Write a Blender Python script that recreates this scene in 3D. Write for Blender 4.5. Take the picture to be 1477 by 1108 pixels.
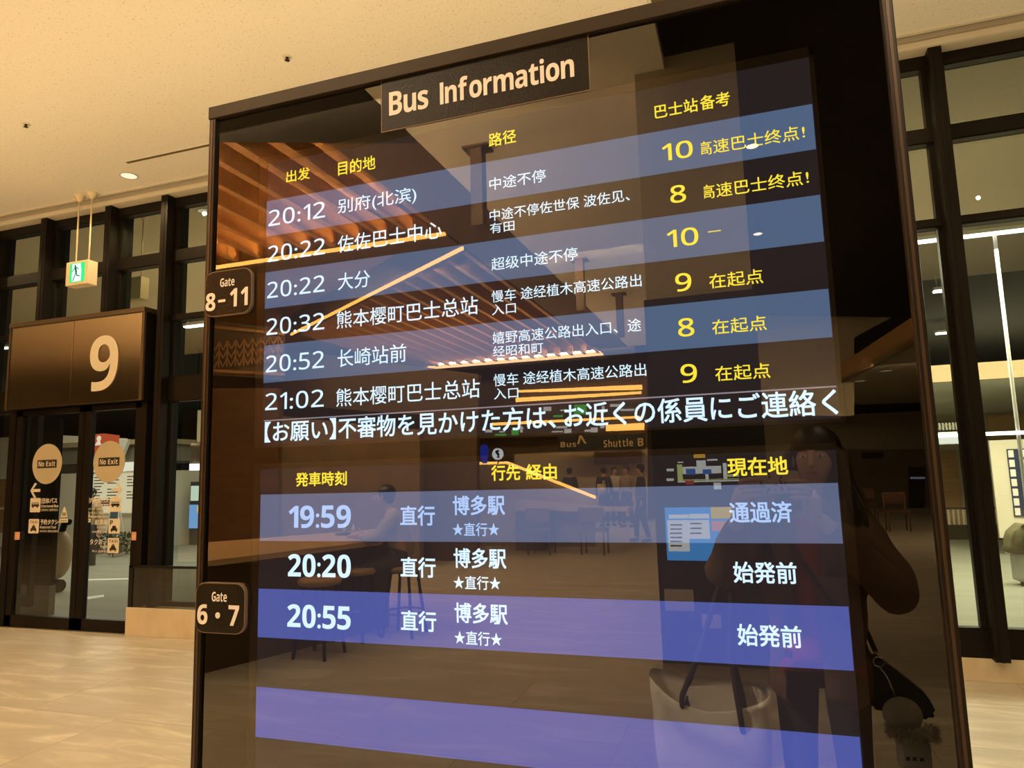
import bpy, bmesh, math, random
from mathutils import Vector, Matrix
random.seed(4)
for o in list(bpy.data.objects):
    bpy.data.objects.remove(o)
SC = bpy.context.scene
COL = SC.collection
V = Vector

# ------------------------------------------------------------------ camera
# x runs along the kiosk face, y away from the viewer into the glazed wall, z up; kiosk screens lie in y = 0
CAM = V((0.0, -1.3, 1.5))
YAW, PITCH, ROLL, FPX = -0.32447091, 0.12868384, -0.02751865, 1010.90255
_f = V((math.sin(YAW) * math.cos(PITCH), math.cos(YAW) * math.cos(PITCH), math.sin(PITCH)))
_r = V((math.cos(YAW), -math.sin(YAW), 0))
_u = _r.cross(_f)
RIGHT = math.cos(ROLL) * _r + math.sin(ROLL) * _u
UP = -math.sin(ROLL) * _r + math.cos(ROLL) * _u
FWD = _f
cam = bpy.data.cameras.new('camera')
cam.sensor_width = 36.0
cam.lens = FPX / 1477 * 36.0
cam.clip_start = 0.05
cam.clip_end = 200
camo = bpy.data.objects.new('camera', cam)
COL.objects.link(camo)
camo.matrix_world = Matrix(((RIGHT.x, UP.x, -FWD.x, CAM.x), (RIGHT.y, UP.y, -FWD.y, CAM.y), (RIGHT.z, UP.z, -FWD.z, CAM.z), (0, 0, 0, 1)))
SC.camera = camo

def ray(px, py):
    return RIGHT * ((px - 738.5) / FPX) + UP * (-(py - 554.0) / FPX) + FWD
def at(px, py, Y):
    """point in the hall at depth Y seen at a pixel of the photograph"""
    d = ray(px, py)
    return CAM + d * ((Y - CAM.y) / d.y)
def rf(px, py, Y):
    """point behind the photographer (Y behind the kiosk glass) seen mirrored at a pixel"""
    p = at(px, py, Y)
    return V((p.x, -Y, p.z))

# ------------------------------------------------------------------ world, exposure, lights
SC.view_settings.view_transform = 'Standard'
SC.view_settings.look = 'None'
SC.view_settings.gamma = 1
SC.view_settings.use_curve_mapping = False
SC.view_settings.exposure = 0.0
w = bpy.data.worlds.new('night_sky')
SC.world = w
w.use_nodes = True
w.node_tree.nodes['Background'].inputs[0].default_value = (0.02, 0.025, 0.03, 1)
w.node_tree.nodes['Background'].inputs[1].default_value = 0.12

WARM = (1.0, 0.695, 0.335)
def area(name, loc, sx, sy, power, col=WARM, down=True, rot=None, spread=180):
    l = bpy.data.lights.new(name, 'AREA')
    l.shape = 'RECTANGLE'
    l.size, l.size_y = sx, sy
    l.energy = power
    l.color = col
    l.spread = math.radians(spread)
    o = bpy.data.objects.new(name, l)
    COL.objects.link(o)
    o.location = loc
    if rot is not None:
        o.rotation_euler = rot
    elif not down:
        o.rotation_euler = (math.pi, 0, 0)
    return o
def spot(loc, power, col=WARM, angle=150, r=0.02):
    l = bpy.data.lights.new('downlight_or_fill', 'SPOT')
    l.energy = power
    l.color = col
    l.spot_size = math.radians(angle)
    l.spot_blend = 0.5
    l.shadow_soft_size = r
    o = bpy.data.objects.new('downlight_or_fill', l)
    COL.objects.link(o)
    o.location = loc
    return o
# unseen lights added to brighten the ceiling, then the hall's downlights
area('ceiling_fill', (-3.4, -1.0, 2.46), 15, 1.6, 152, down=False)
area('ceiling_fill', (-3.0, 2.3, 2.9), 12, 0.8, 60, down=False)
spot((-7.15, 4.08, 4.66), 60, angle=100)
for lx in (-9.2, -5.925, -2.7, 0.6, 3.9):
    spot((lx, 4.02, 4.66), 75)
for lx in (-8.0, -4.4, -0.8, 2.8, 6.0):
    spot((lx, 0.9, 4.66), 112)
for lx in (-7.0, -3.2, 0.9):
    spot((lx, -2.4, 4.66), 110)
# hall behind the viewer: added unseen fill lights, facing away from the kiosk
area('hall_fill', (-6.2, -3.55, 4.55), 9, 0.4, 620, rot=(math.radians(-52), 0, 0))
area('hall_fill', (-4.6, -8.3, 4.60), 7, 0.4, 480, rot=(math.radians(-40), 0, 0))
area('hall_fill', (3.5, -13.2, 3.3), 5, 0.4, 260, rot=(math.radians(-30), 0, 0))
area('hall_fill', (-4.0, -16.5, 4.60), 7, 0.4, 520, rot=(math.radians(-50), 0, 0))
area('louvre_fill', (-6.2, -5.5, 2.6), 4.5, 1.2, 420, (1.0, 0.56, 0.2), down=False)  # this and the next: unseen lights added to brighten the timber louvres
area('louvre_fill', (-6.0, -13.2, 2.9), 4.0, 4.0, 620, (1.0, 0.56, 0.2), down=False)
def aim(o, p):
    o.rotation_euler = (V(p) - o.location).to_track_quat('-Z', 'Y').to_euler()
aim(spot((-3.2, 0.9, 4.62), 3600, (1.0, 0.80, 0.58), 13), (-.24, -1.68, .42))  # unseen spot added to brighten the tote bag
for lx in (-2.6, 1.2):  # unseen spots added to brighten the kiosk front and its lettering
    aim(spot((lx, -2.9, 4.62), 105, (1.0, 0.80, 0.60), 60), (-.5, 0, 1.7))
# bus stand outside
area('stand_light', (3.5, 9.0, 4.0), 6, 3, 720, (1.0, 0.92, 0.62))
area('stand_light', (-11.5, 9.0, 4.0), 7, 3, 300, (1.0, 0.93, 0.7))
area('stand_light', (6.0, 17.5, 4.0), 8, 5, 700, (1.0, 0.9, 0.62))
area('stand_light', (-17.0, 17.0, 4.2), 14, 4, 520, (1.0, 0.93, 0.72))

# ------------------------------------------------------------------ materials
MATS = {}
def lin(c):
    return tuple((v / 255 / 12.92 if v / 255 <= 0.04045 else ((v / 255 + 0.055) / 1.055) ** 2.4) for v in c)
def nodes(name):
    m = bpy.data.materials.new(name)
    m.use_nodes = True
    nt = m.node_tree
    nt.nodes.clear()
    out = nt.nodes.new('ShaderNodeOutputMaterial')
    return m, nt, out
def N(nt, t, **kw):
    n = nt.nodes.new(t)
    for k, v in kw.items():
        setattr(n, k, v)
    return n
def mat(name, col, rough=0.5, metal=0.0, spec=0.5, noise=None, bump=None, emit=None):
    """noise = (scale xyz, amount, second colour); bump = (scale, strength)"""
    if name in MATS:
        return MATS[name]
    m, nt, out = nodes(name)
    b = N(nt, 'ShaderNodeBsdfPrincipled')
    b.inputs['Base Color'].default_value = (*col, 1)
    b.inputs['Roughness'].default_value = rough
    b.inputs['Metallic'].default_value = metal
    b.inputs['Specular IOR Level'].default_value = spec
    nt.links.new(b.outputs[0], out.inputs[0])
    if noise or bump:
        tc = N(nt, 'ShaderNodeTexCoord')
        if noise:
            mp = N(nt, 'ShaderNodeMapping')
            mp.inputs['Scale'].default_value = noise[0]
            nz = N(nt, 'ShaderNodeTexNoise')
            nz.inputs['Scale'].default_value = 1.0
            nz.inputs['Detail'].default_value = 6
            rp = N(nt, 'ShaderNodeValToRGB')
            rp.color_ramp.elements[0].position = 0.5 - noise[1]
            rp.color_ramp.elements[1].position = 0.5 + noise[1]
            rp.color_ramp.elements[0].color = (*col, 1)
            rp.color_ramp.elements[1].color = (*noise[2], 1)
            nt.links.new(tc.outputs['Object'], mp.inputs[0])
            nt.links.new(mp.outputs[0], nz.inputs['Vector'])
            nt.links.new(nz.outputs[0], rp.inputs[0])
            nt.links.new(rp.outputs[0], b.inputs['Base Color'])
        if bump:
            n2 = N(nt, 'ShaderNodeTexNoise')
            n2.inputs['Scale'].default_value = bump[0]
            n2.inputs['Detail'].default_value = 4
            bp = N(nt, 'ShaderNodeBump')
            bp.inputs['Strength'].default_value = bump[1]
            bp.inputs['Distance'].default_value = 0.01
            nt.links.new(tc.outputs['Object'], n2.inputs['Vector'])
            nt.links.new(n2.outputs[0], bp.inputs['Height'])
            nt.links.new(bp.outputs[0], b.inputs['Normal'])
    MATS[name] = m
    return m
def emis(name, col, strength=1.0):
    if name in MATS:
        return MATS[name]
    m, nt, out = nodes(name)
    e = N(nt, 'ShaderNodeEmission')
    e.inputs[0].default_value = (*col, 1)
    e.inputs[1].default_value = strength
    nt.links.new(e.outputs[0], out.inputs[0])
    MATS[name] = m
    return m
def pane_mat(name, ior, tint=(1, 1, 1), refl=(1, 1, 1), rough=0.0):
    """coated flat glass: mirror by Fresnel, otherwise clear"""
    if name in MATS:
        return MATS[name]
    m, nt, out = nodes(name)
    fr = N(nt, 'ShaderNodeFresnel')
    fr.inputs[0].default_value = ior
    t = N(nt, 'ShaderNodeBsdfTransparent')
    t.inputs[0].default_value = (*tint, 1)
    g = N(nt, 'ShaderNodeBsdfGlossy')
    g.inputs[0].default_value = (*refl, 1)
    g.inputs['Roughness'].default_value = rough
    mx = N(nt, 'ShaderNodeMixShader')
    nt.links.new(fr.outputs[0], mx.inputs[0])
    nt.links.new(t.outputs[0], mx.inputs[1])
    nt.links.new(g.outputs[0], mx.inputs[2])
    nt.links.new(mx.outputs[0], out.inputs[0])
    MATS[name] = m
    return m
def clear_mat():
    if 'glass_edge' in MATS:
        return MATS['glass_edge']
    m, nt, out = nodes('glass_edge')
    t = N(nt, 'ShaderNodeBsdfTransparent')
    nt.links.new(t.outputs[0], out.inputs[0])
    MATS['glass_edge'] = m
    return m

def plaster_mat():
    m, nt, out = nodes('rock_wool_ceiling')
    b = N(nt, 'ShaderNodeBsdfPrincipled')
    b.inputs['Roughness'].default_value = 0.95
    b.inputs['Specular IOR Level'].default_value = 0.1
    tc = N(nt, 'ShaderNodeTexCoord')
    nz = N(nt, 'ShaderNodeTexNoise')
    nz.inputs['Scale'].default_value = 52
    nz.inputs['Detail'].default_value = 3
    nz.inputs['Roughness'].default_value = 0.6
    vo = N(nt, 'ShaderNodeTexVoronoi')
    vo.inputs['Scale'].default_value = 30
    rp = N(nt, 'ShaderNodeValToRGB')
    rp.color_ramp.elements[0].position = 0.30
    rp.color_ramp.elements[0].color = (0.62, 0.60, 0.56, 1)
    rp.color_ramp.elements[1].position = 0.40
    rp.color_ramp.elements[1].color = (0.86, 0.84, 0.80, 1)
    bp = N(nt, 'ShaderNodeBump')
    bp.inputs['Strength'].default_value = 0.3
    bp.inputs['Distance'].default_value = 0.01
    nt.links.new(tc.outputs['Object'], nz.inputs['Vector'])
    nt.links.new(nz.outputs[0], rp.inputs[0])
    nt.links.new(rp.outputs[0], b.inputs['Base Color'])
    nt.links.new(nz.outputs[0], bp.inputs['Height'])
    nt.links.new(bp.outputs[0], b.inputs['Normal'])
    nt.links.new(b.outputs[0], out.inputs[0])
    return m

def stone_mat():
    """honed travertine-look floor tiles with long veins"""
    m, nt, out = nodes('veined_stone_tiles')
    b = N(nt, 'ShaderNodeBsdfPrincipled')
    b.inputs['Roughness'].default_value = 0.42
    b.inputs['Specular IOR Level'].default_value = 0.35
    tc = N(nt, 'ShaderNodeTexCoord')
    br = N(nt, 'ShaderNodeTexBrick')
    br.inputs['Scale'].default_value = 1.0
    br.inputs['Brick Width'].default_value = 1.6
    br.inputs['Row Height'].default_value = 0.8
    br.inputs['Mortar Size'].default_value = 0.004
    br.inputs['Color1'].default_value = (0.0, 0.0, 0.0, 1)
    br.inputs['Color2'].default_value = (1, 1, 1, 1)
    br.inputs['Mortar'].default_value = (0.5, 0.5, 0.5, 1)
    br.offset = 0.5
    nt.links.new(tc.outputs['Object'], br.inputs['Vector'])
    # shift the veins from tile to tile
    ad = N(nt, 'ShaderNodeVectorMath', operation='MULTIPLY_ADD')
    ad.inputs[1].default_value = (3.0, 7.0, 1.0)
    nt.links.new(br.outputs['Color'], ad.inputs[0])
    nt.links.new(tc.outputs['Object'], ad.inputs[2])
    mp = N(nt, 'ShaderNodeMapping')
    mp.inputs['Scale'].default_value = (1.1, 5.0, 1)
    mp.inputs['Rotation'].default_value = (0, 0, 0.12)
    nt.links.new(ad.outputs[0], mp.inputs[0])
    nz = N(nt, 'ShaderNodeTexNoise')
    nz.inputs['Scale'].default_value = 1.0
    nz.inputs['Detail'].default_value = 9
    nz.inputs['Roughness'].default_value = 0.62
    nz.inputs['Distortion'].default_value = 0.8
    nt.links.new(mp.outputs[0], nz.inputs['Vector'])
    rp = N(nt, 'ShaderNodeValToRGB')
    e = rp.color_ramp.elements
    e[0].position = 0.28
    e[0].color = (0.41, 0.38, 0.33, 1)
    e[1].position = 0.74
    e[1].color = (0.72, 0.69, 0.61, 1)
    k = e.new(0.52)
    k.color = (0.49, 0.455, 0.395, 1)
    nt.links.new(nz.outputs[0], rp.inputs[0])
    mx = N(nt, 'ShaderNodeMixRGB', blend_type='MULTIPLY')
    mx.inputs[2].default_value = (0.72, 0.7, 0.66, 1)
    nt.links.new(br.outputs['Fac'], mx.inputs[0])
    nt.links.new(rp.outputs[0], mx.inputs[1])
    nt.links.new(mx.outputs[0], b.inputs['Base Color'])
    nt.links.new(b.outputs[0], out.inputs[0])
    return m

M_PLASTER = plaster_mat()
M_STONE = stone_mat()
M_FIN = mat('bronze_aluminium', (0.010, 0.008, 0.007), 0.42, 0.0, 0.14)
M_KIOSK = mat('bronze_steel', (0.060, 0.042, 0.028), 0.36, 0.75)
M_BLACK = mat('black_print', (0.004, 0.0035, 0.003), 0.5, 0, 0.1)
M_BEZEL = mat('screen_bezel', (0.035, 0.026, 0.020), 0.5, 0.2)
M_KGLASS = pane_mat('kiosk_glass', 2.05)
M_WGLASS = pane_mat('window_glass', 4.2, (0.86, 0.9, 0.84), (0.9, 1.0, 0.88))
M_DGLASS = pane_mat('door_glass', 1.75, (0.88, 0.9, 0.86))
M_LGLASS = pane_mat('lower_window_glass', 2.3, (0.86, 0.9, 0.84), (0.9, 1.0, 0.88))
M_RGLASS = pane_mat('rail_glass', 1.8, (0.55, 0.55, 0.5))
M_MARBLE = mat('cream_marble', (0.72, 0.66, 0.54), 0.3, 0, 0.5, ((5, 2, 3), 0.22, (0.60, 0.50, 0.36)))
M_CREAM = mat('cream_paint', (0.72, 0.69, 0.62), 0.7)
M_WHITE = mat('white_plastic', (0.8, 0.78, 0.72), 0.45)
M_VINYL = mat('cream_vinyl', (0.78, 0.73, 0.64), 0.6)
M_VINYLBLACK = mat('dark_vinyl', (0.02, 0.018, 0.015), 0.6)
M_WOOD = mat('cedar_slats', (0.42, 0.24, 0.11), 0.6, 0, 0.3, ((2, 14, 14), 0.2, (0.30, 0.15, 0.06)))
M_WOODDARK = mat('dark_timber', (0.16, 0.085, 0.04), 0.6, 0, 0.3, ((1.5, 6, 6), 0.2, (0.10, 0.05, 0.025)))
M_DARK = mat('dark_ceiling', (0.012, 0.010, 0.009), 0.9)
M_COVE = emis('cove_led', (1.0, 0.50, 0.10), 9.0)
M_LED = emis('white_led', (1.0, 0.97, 0.88), 4.0)
M_LAMP = emis('downlight_lens', (1.0, 0.83, 0.55), 1.15)

# ------------------------------------------------------------------ mesh helpers
class MB:
    def __init__(s):
        s.bm = bmesh.new()
    def face(s, pts, mi=0):
        vs = [s.bm.verts.new(V(p)) for p in pts]
        f = s.bm.faces.new(vs)
        f.material_index = mi
        return f
    def box(s, a, b, mi=0, bev=0.0):
        x0, x1 = sorted((a[0], b[0])); y0, y1 = sorted((a[1], b[1])); z0, z1 = sorted((a[2], b[2]))
        r = bmesh.ops.create_cube(s.bm, size=1.0)
        vs = r['verts']
        for v in vs:
            v.co = V((x0 + (v.co.x + .5) * (x1 - x0), y0 + (v.co.y + .5) * (y1 - y0), z0 + (v.co.z + .5) * (z1 - z0)))
        fs = set(f for v in vs for f in v.link_faces)
        for f in fs:
            f.material_index = mi
        if bev > 0:
            es = list(set(e for v in vs for e in v.link_edges))
            r = bmesh.ops.bevel(s.bm, geom=es, offset=bev, segments=2, affect='EDGES', profile=0.6)
            for f in r['faces']:
                f.material_index = mi
        return s
    def prism(s, pts, d, mi=0):
        """closed polygon extruded by vector d"""
        d = V(d)
        a = [s.bm.verts.new(V(p)) for p in pts]
        b = [s.bm.verts.new(V(p) + d) for p in pts]
        n = len(pts)
        fs = [s.bm.faces.new(a), s.bm.faces.new(list(reversed(b)))]
        for i in range(n):
            fs.append(s.bm.faces.new((a[i], b[i], b[(i + 1) % n], a[(i + 1) % n])))
        for f in fs:
            f.material_index = mi
        bmesh.ops.recalc_face_normals(s.bm, faces=fs)
        return s
    def tube(s, pts, r, n=10, mi=0, closed=False):
        pts = [V(p) for p in pts]
        rs = r if isinstance(r, (list, tuple)) else [r] * len(pts)
        rings = []
        up = None
        for i, p in enumerate(pts):
            if closed:
                t = pts[(i + 1) % len(pts)] - pts[i - 1]
            else:
                t = pts[min(i + 1, len(pts) - 1)] - pts[max(i - 1, 0)]
            t.normalize()
            if up is None:
                up = t.orthogonal().normalized()
            up = (up - t * up.dot(t))
            if up.length < 1e-6:
                up = t.orthogonal()
            up.normalize()
            sd = t.cross(up)
            rings.append([s.bm.verts.new(p + (up * math.cos(2 * math.pi * k / n) + sd * math.sin(2 * math.pi * k / n)) * rs[i]) for k in range(n)])
        m = len(rings)
        for i in range(m if closed else m - 1):
            a, b = rings[i], rings[(i + 1) % m]
            for k in range(n):
                f = s.bm.faces.new((a[k], a[(k + 1) % n], b[(k + 1) % n], b[k]))
                f.material_index = mi
                f.smooth = True
        if not closed:
            for rg, fl in ((rings[0], True), (rings[-1], False)):
                f = s.bm.faces.new(list(reversed(rg)) if fl else rg)
                f.material_index = mi
        return s
    def lathe(s, prof, c, n=24, mi=0, sx=1.0, sy=1.0):
        """profile [(r, z)] turned about a vertical axis at c"""
        c = V(c)
        rings = []
        for r, z in prof:
            rings.append([s.bm.verts.new(c + V((sx * r * math.cos(2 * math.pi * k / n), sy * r * math.sin(2 * math.pi * k / n), z))) for k in range(n)])
        for a, b in zip(rings, rings[1:]):
            for k in range(n):
                f = s.bm.faces.new((a[k], a[(k + 1) % n], b[(k + 1) % n], b[k]))
                f.material_index = mi
                f.smooth = True
        for rg, fl in ((rings[0], True), (rings[-1], False)):
            f = s.bm.faces.new(list(reversed(rg)) if fl else rg)
            f.material_index = mi
        return s
    def blob(s, c, r, sub=3, noise=0.0, mi=0, seed=0):
        c = V(c)
        r = V(r) if not isinstance(r, (int, float)) else V((r, r, r))
        q = bmesh.ops.create_icosphere(s.bm, subdivisions=sub, radius=1.0)
        rnd = random.Random(seed)
        for v in q['verts']:
            k = 1 + (rnd.random() - .5) * 2 * noise
            v.co = c + V((v.co.x * r.x, v.co.y * r.y, v.co.z * r.z)) * k
        for f in set(f for v in q['verts'] for f in v.link_faces):
            f.material_index = mi
            f.smooth = noise < 0.05
        return s
    def disc(s, c, r, nrm='y', n=32, mi=0, d=0.004, rz=None):
        c = V(c)
        rz = r if rz is None else rz
        if nrm == 'y':
            pts = [c + V((r * math.cos(2 * math.pi * k / n), 0, rz * math.sin(2 * math.pi * k / n))) for k in range(n)]
            return s.prism(pts, (0, d, 0), mi)
        pts = [c + V((r * math.cos(2 * math.pi * k / n), rz * math.sin(2 * math.pi * k / n), 0)) for k in range(n)]
        return s.prism(pts, (0, 0, d), mi)
    def build(s, name, mats, parent=None, smooth=False):
        me = bpy.data.meshes.new(name)
        bmesh.ops.recalc_face_normals(s.bm, faces=s.bm.faces[:])
        s.bm.to_mesh(me)
        s.bm.free()
        for m in (mats if isinstance(mats, (list, tuple)) else [mats]):
            me.materials.append(m)
        if smooth:
            for p in me.polygons:
                p.use_smooth = True
        o = bpy.data.objects.new(name, me)
        COL.objects.link(o)
        if parent is not None:
            o.parent = parent
            o.matrix_parent_inverse = Matrix.Translation(-world_loc(parent))
        return o
def world_loc(o):
    p = V(o.location)
    while o.parent is not None:
        p = o.matrix_parent_inverse.to_translation() + p
        o = o.parent
        p = p + V(o.location)
    return p
def tag(o, label, cat, group=None, kind=None):
    o['label'] = label
    o['category'] = cat
    if group:
        o['group'] = group
    if kind:
        o['kind'] = kind
    return o
def thing(name, label, cat, loc=(0, 0, 0), group=None):
    o = bpy.data.objects.new(name, None)
    o.empty_display_size = 0.05
    COL.objects.link(o)
    o.location = loc
    return tag(o, label, cat, group)
def struct(o, label=None, cat=None):
    o['kind'] = 'structure'
    if label:
        o['label'] = label
    if cat:
        o['category'] = cat
    return o
def rbox(mb, x0, x1, z0, z1, y, r, d, mi=0, n=6):
    """rounded rectangle standing in a y plane, extruded to y+d"""
    pts = []
    for cx, cz, a0 in ((x1 - r, z1 - r, 0), (x0 + r, z1 - r, 90), (x0 + r, z0 + r, 180), (x1 - r, z0 + r, 270)):
        for k in range(n + 1):
            a = math.radians(a0 + 90 * k / n)
            pts.append((cx + r * math.cos(a), y, cz + r * math.sin(a)))
    mb.prism(pts, (0, d, 0), mi)
    return mb

# ------------------------------------------------------------------ lettering
GL = {}
def glyphs(s):
    """flat outline of a string set by the built-in font at size 1"""
    if s in GL:
        return GL[s]
    cu = bpy.data.curves.new('lettering', 'FONT')
    cu.body = s
    cu.resolution_u = 3
    ob = bpy.data.objects.new('lettering', cu)
    COL.objects.link(ob)
    bpy.context.view_layer.update()
    me = bpy.data.meshes.new_from_object(ob.evaluated_get(bpy.context.evaluated_depsgraph_get()))
    vs = [(v.co.x, v.co.y) for v in me.vertices]
    fs = [tuple(p.vertices) for p in me.polygons]
    bpy.data.meshes.remove(me)
    bpy.data.objects.remove(ob)
    bpy.data.curves.remove(cu)
    GL[s] = (vs, fs)
    return GL[s]
def heavy(ch):
    """the bold sans-serif form of a letter or figure"""
    o = ord(ch)
    if 48 <= o < 58:
        return chr(0x1D7EC + o - 48)
    if 65 <= o < 91:
        return chr(0x1D5D4 + o - 65)
    if 97 <= o < 123:
        return chr(0x1D5EE + o - 97)
    return ch
def latin(s, gap=0.09, space=0.30, strong=False):
    vs, fs = [], []
    x = 0.0
    for ch in s:
        if ch == ' ':
            x += space
            continue
        c = heavy(ch) if strong else (chr(0x1D7E2 + ord(ch) - 48) if ch.isdigit() else ch)
        if strong and ch == 'I':
            c = heavy('l')
        gv, gf = glyphs(c)
        if strong and ch == 'I':
            kk = max(v[1] for v in glyphs(heavy('B'))[0]) / max(v[1] for v in gv)
            gv = [(v[0], v[1] * kk) for v in gv]
        x0 = min(v[0] for v in gv)
        x1 = max(v[0] for v in gv)
        b = len(vs)
        dx = x - x0
        vs += [(v[0] + dx, v[1]) for v in gv]
        fs += [tuple(i + b for i in f) for f in gf]
        x += (x1 - x0) + gap
    return vs, fs
def text(s, x0, x1, z0, z1, y, m, parent, name='lettering', bold=0.0, gap=None, clip=None, mirror=False, face=-1, space=0.30):
    """lettering fitted to a rectangle in the plane y; face=-1 is read from -y, +1 from +y"""
    if gap is not None:
        strong = bold > 0.019
        vs, fs = latin(s, gap, space, strong)
        bold = (bold - 0.030 if bold > 0.030 else 0.0) if strong else bold
    else:
        vs, fs = glyphs(s)
    a0 = min(v[0] for v in vs); a1 = max(v[0] for v in vs)
    b0 = min(v[1] for v in vs); b1 = max(v[1] for v in vs)
    kx = (x1 - x0) / max(a1 - a0 + 2 * bold, 1e-6)
    kz = (z1 - z0) / max(b1 - b0 + 2 * bold, 1e-6)
    bm = bmesh.new()
    offs = [(0, 0)]
    if bold:
        q = 12 if bold > 0.021 else 4
        offs += [(1.25 * bold * math.cos(math.pi / 4 + 2 * math.pi * k / q), 1.25 * bold * math.sin(math.pi / 4 + 2 * math.pi * k / q)) for k in range(q)]
    for n, (ox, oz) in enumerate(offs):
        vv = []
        for (a, b) in vs:
            u = (a - a0 + bold + ox) * kx
            if (face > 0) != mirror:
                u = (x1 - x0) - u
            vv.append(bm.verts.new((x0 + u, y + face * 0.00002 * n, z0 + (b - b0 + bold + oz) * kz)))
        for f in fs:
            try:
                bm.faces.new([vv[i] for i in f])
            except ValueError:
                pass
    if clip:
        for co, no in clip:
            bmesh.ops.bisect_plane(bm, geom=bm.verts[:] + bm.edges[:] + bm.faces[:], plane_co=co, plane_no=no, clear_outer=True)
    me = bpy.data.meshes.new(name)
    bm.to_mesh(me)
    bm.free()
    me.materials.append(m)
    o = bpy.data.objects.new(name, me)
    COL.objects.link(o)
    if parent is not None:
        o.parent = parent
        o.matrix_parent_inverse = Matrix.Translation(-world_loc(parent))
    return o

# ================================================================== room shell
FLOOR_X0, FLOOR_X1, YB, YW = -30.0, 12.0, -27.0, 4.55
mb = MB(); mb.box((FLOOR_X0, YB, -0.1), (FLOOR_X1, YW + 0.06, 0.0))
struct(mb.build('floor', M_STONE))
CZ = 4.69
mb = MB()
mb.box((FLOOR_X0, -3.3, CZ), (FLOOR_X1, 4.27, CZ + 0.10))
mb.box((-2.82, -16.5, CZ), (-0.45, -3.3, CZ + 0.10))
struct(mb.build('ceiling', M_PLASTER))
# pale lip, shadow gap and lit band where the ceiling meets the glazing
mb = MB(); mb.box((FLOOR_X0, 4.27, CZ - 0.012), (FLOOR_X1, 4.30, CZ + 0.10))
struct(mb.build('trim_1', M_CREAM))
mb = MB(); mb.box((FLOOR_X0, 4.40, 4.612), (FLOOR_X1, 4.64, 5.3))
mb.box((FLOOR_X0, 4.30, 4.95), (FLOOR_X1, 4.40, 5.3))
struct(mb.build('wall_front', mat('cream_bulkhead', (0.62, 0.58, 0.50), 0.8)))
mb = MB(); mb.box((FLOOR_X0, 4.375, 4.612), (FLOOR_X1, 4.40, 4.662))
struct(mb.build('trim_2', M_CREAM))
# unlit void above the louvres
mb = MB(); mb.box((FLOOR_X0, YB, 5.6), (FLOOR_X1, -3.3, 5.7))
struct(mb.build('ceiling', M_DARK))
mb = MB(); mb.box((FLOOR_X0, -3.36, CZ + 0.1), (FLOOR_X1, -3.3, 5.6))
struct(mb.build('trim_3', M_DARK))
mb = MB(); mb.box((FLOOR_X0, YB - 0.2, 0), (FLOOR_X1, YB, 5.6))
struct(mb.build('wall_back', mat('taupe_wall', (0.34, 0.29, 0.22), 0.8)))
mb = MB(); mb.box((FLOOR_X0 - 0.2, YB, 0), (FLOOR_X0, 4.6, 5.6))
struct(mb.build('wall_left', mat('taupe_wall', (0.34, 0.29, 0.22), 0.8)))
mb = MB(); mb.box((FLOOR_X1, YB, 0), (FLOOR_X1 + 0.2, 4.6, 5.6))
struct(mb.build('wall_right', mat('taupe_wall', (0.34, 0.29, 0.22), 0.8)))

# marble plinths under the glazing
mb = MB(); mb.box((-6.10, 4.37, 0), (-5.0, 4.62, 0.275), bev=0.004)
struct(mb.build('baseboard_left', M_MARBLE))
mb = MB(); mb.box((-5.0, 4.50, 0), (FLOOR_X1, 4.62, 0.155), bev=0.004)
struct(mb.build('baseboard_right', M_MARBLE))
mb = MB(); mb.box((FLOOR_X0, 4.50, 0), (-7.95, 4.62, 0.2), bev=0.004)
struct(mb.build('baseboard_back', M_MARBLE))

# deep fins between the windows
fins = [-14.9, -13.9, -13.0, -12.1, -11.2, -10.3, -9.4, -8.52, -7.61, -6.63, -5.83, -4.92, -4.0, -3.09, -2.18, -1.27, -0.36, 0.55, 1.512, 2.9, 4.3, 5.7, 7.1, 8.5]
ZR = ((4.02, 4.505), (3.30, 3.88), (2.63, 3.23))
for i, x in enumerate(fins):
    z0 = 0.155 if x > -5.0 else (0.275 if x > -6 else (3.37 if x > -7.9 else 0.2))
    if abs(x + 6.63) < 0.01 or abs(x + 7.61) < 0.01:
        z0 = 3.36
    mb = MB()
    mb.box((x - 0.045, 4.40, z0), (x + 0.045, 4.56, 4.612), bev=0.003)
    mb.box((x - 0.034, 4.56, z0), (x + 0.034, 4.66, 4.612))
    mb.box((x - 0.012, 4.396, z0), (x + 0.012, 4.402, 4.60))
    struct(mb.build('trim_%d' % (i + 4), M_FIN))
def window(n, x0, x1, rows, zt, zb, transoms):
    """bronze frame with clear panes between two fins"""
    mb = MB()
    y0, y1 = 4.52, 4.58
    fw = 0.035
    mb.box((x0, y0, zb), (x0 + fw, y1, zt))
    mb.box((x1 - fw, y0, zb), (x1, y1, zt))
    for a, b in transoms:
        mb.box((x0, y0 - 0.01, a), (x1, y1, b))
        mb.box((x0, y0 - 0.018, a + 0.01), (x1, y0 - 0.01, b - 0.01))
    fr = struct(mb.build('window_%d' % n, M_FIN))
    for a, b in rows:
        g = MB()
        g.box((x0 + fw - 0.01, 4.555, a - 0.01), (x1 - fw + 0.01, 4.565, b + 0.01), 1)
        ob = g.build('pane', [M_WGLASS if a > 3.28 else M_LGLASS, clear_mat()], fr)
        for p in ob.data.polygons:
            p.material_index = 0 if p.normal.y < -0.5 else 1
    return fr
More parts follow.
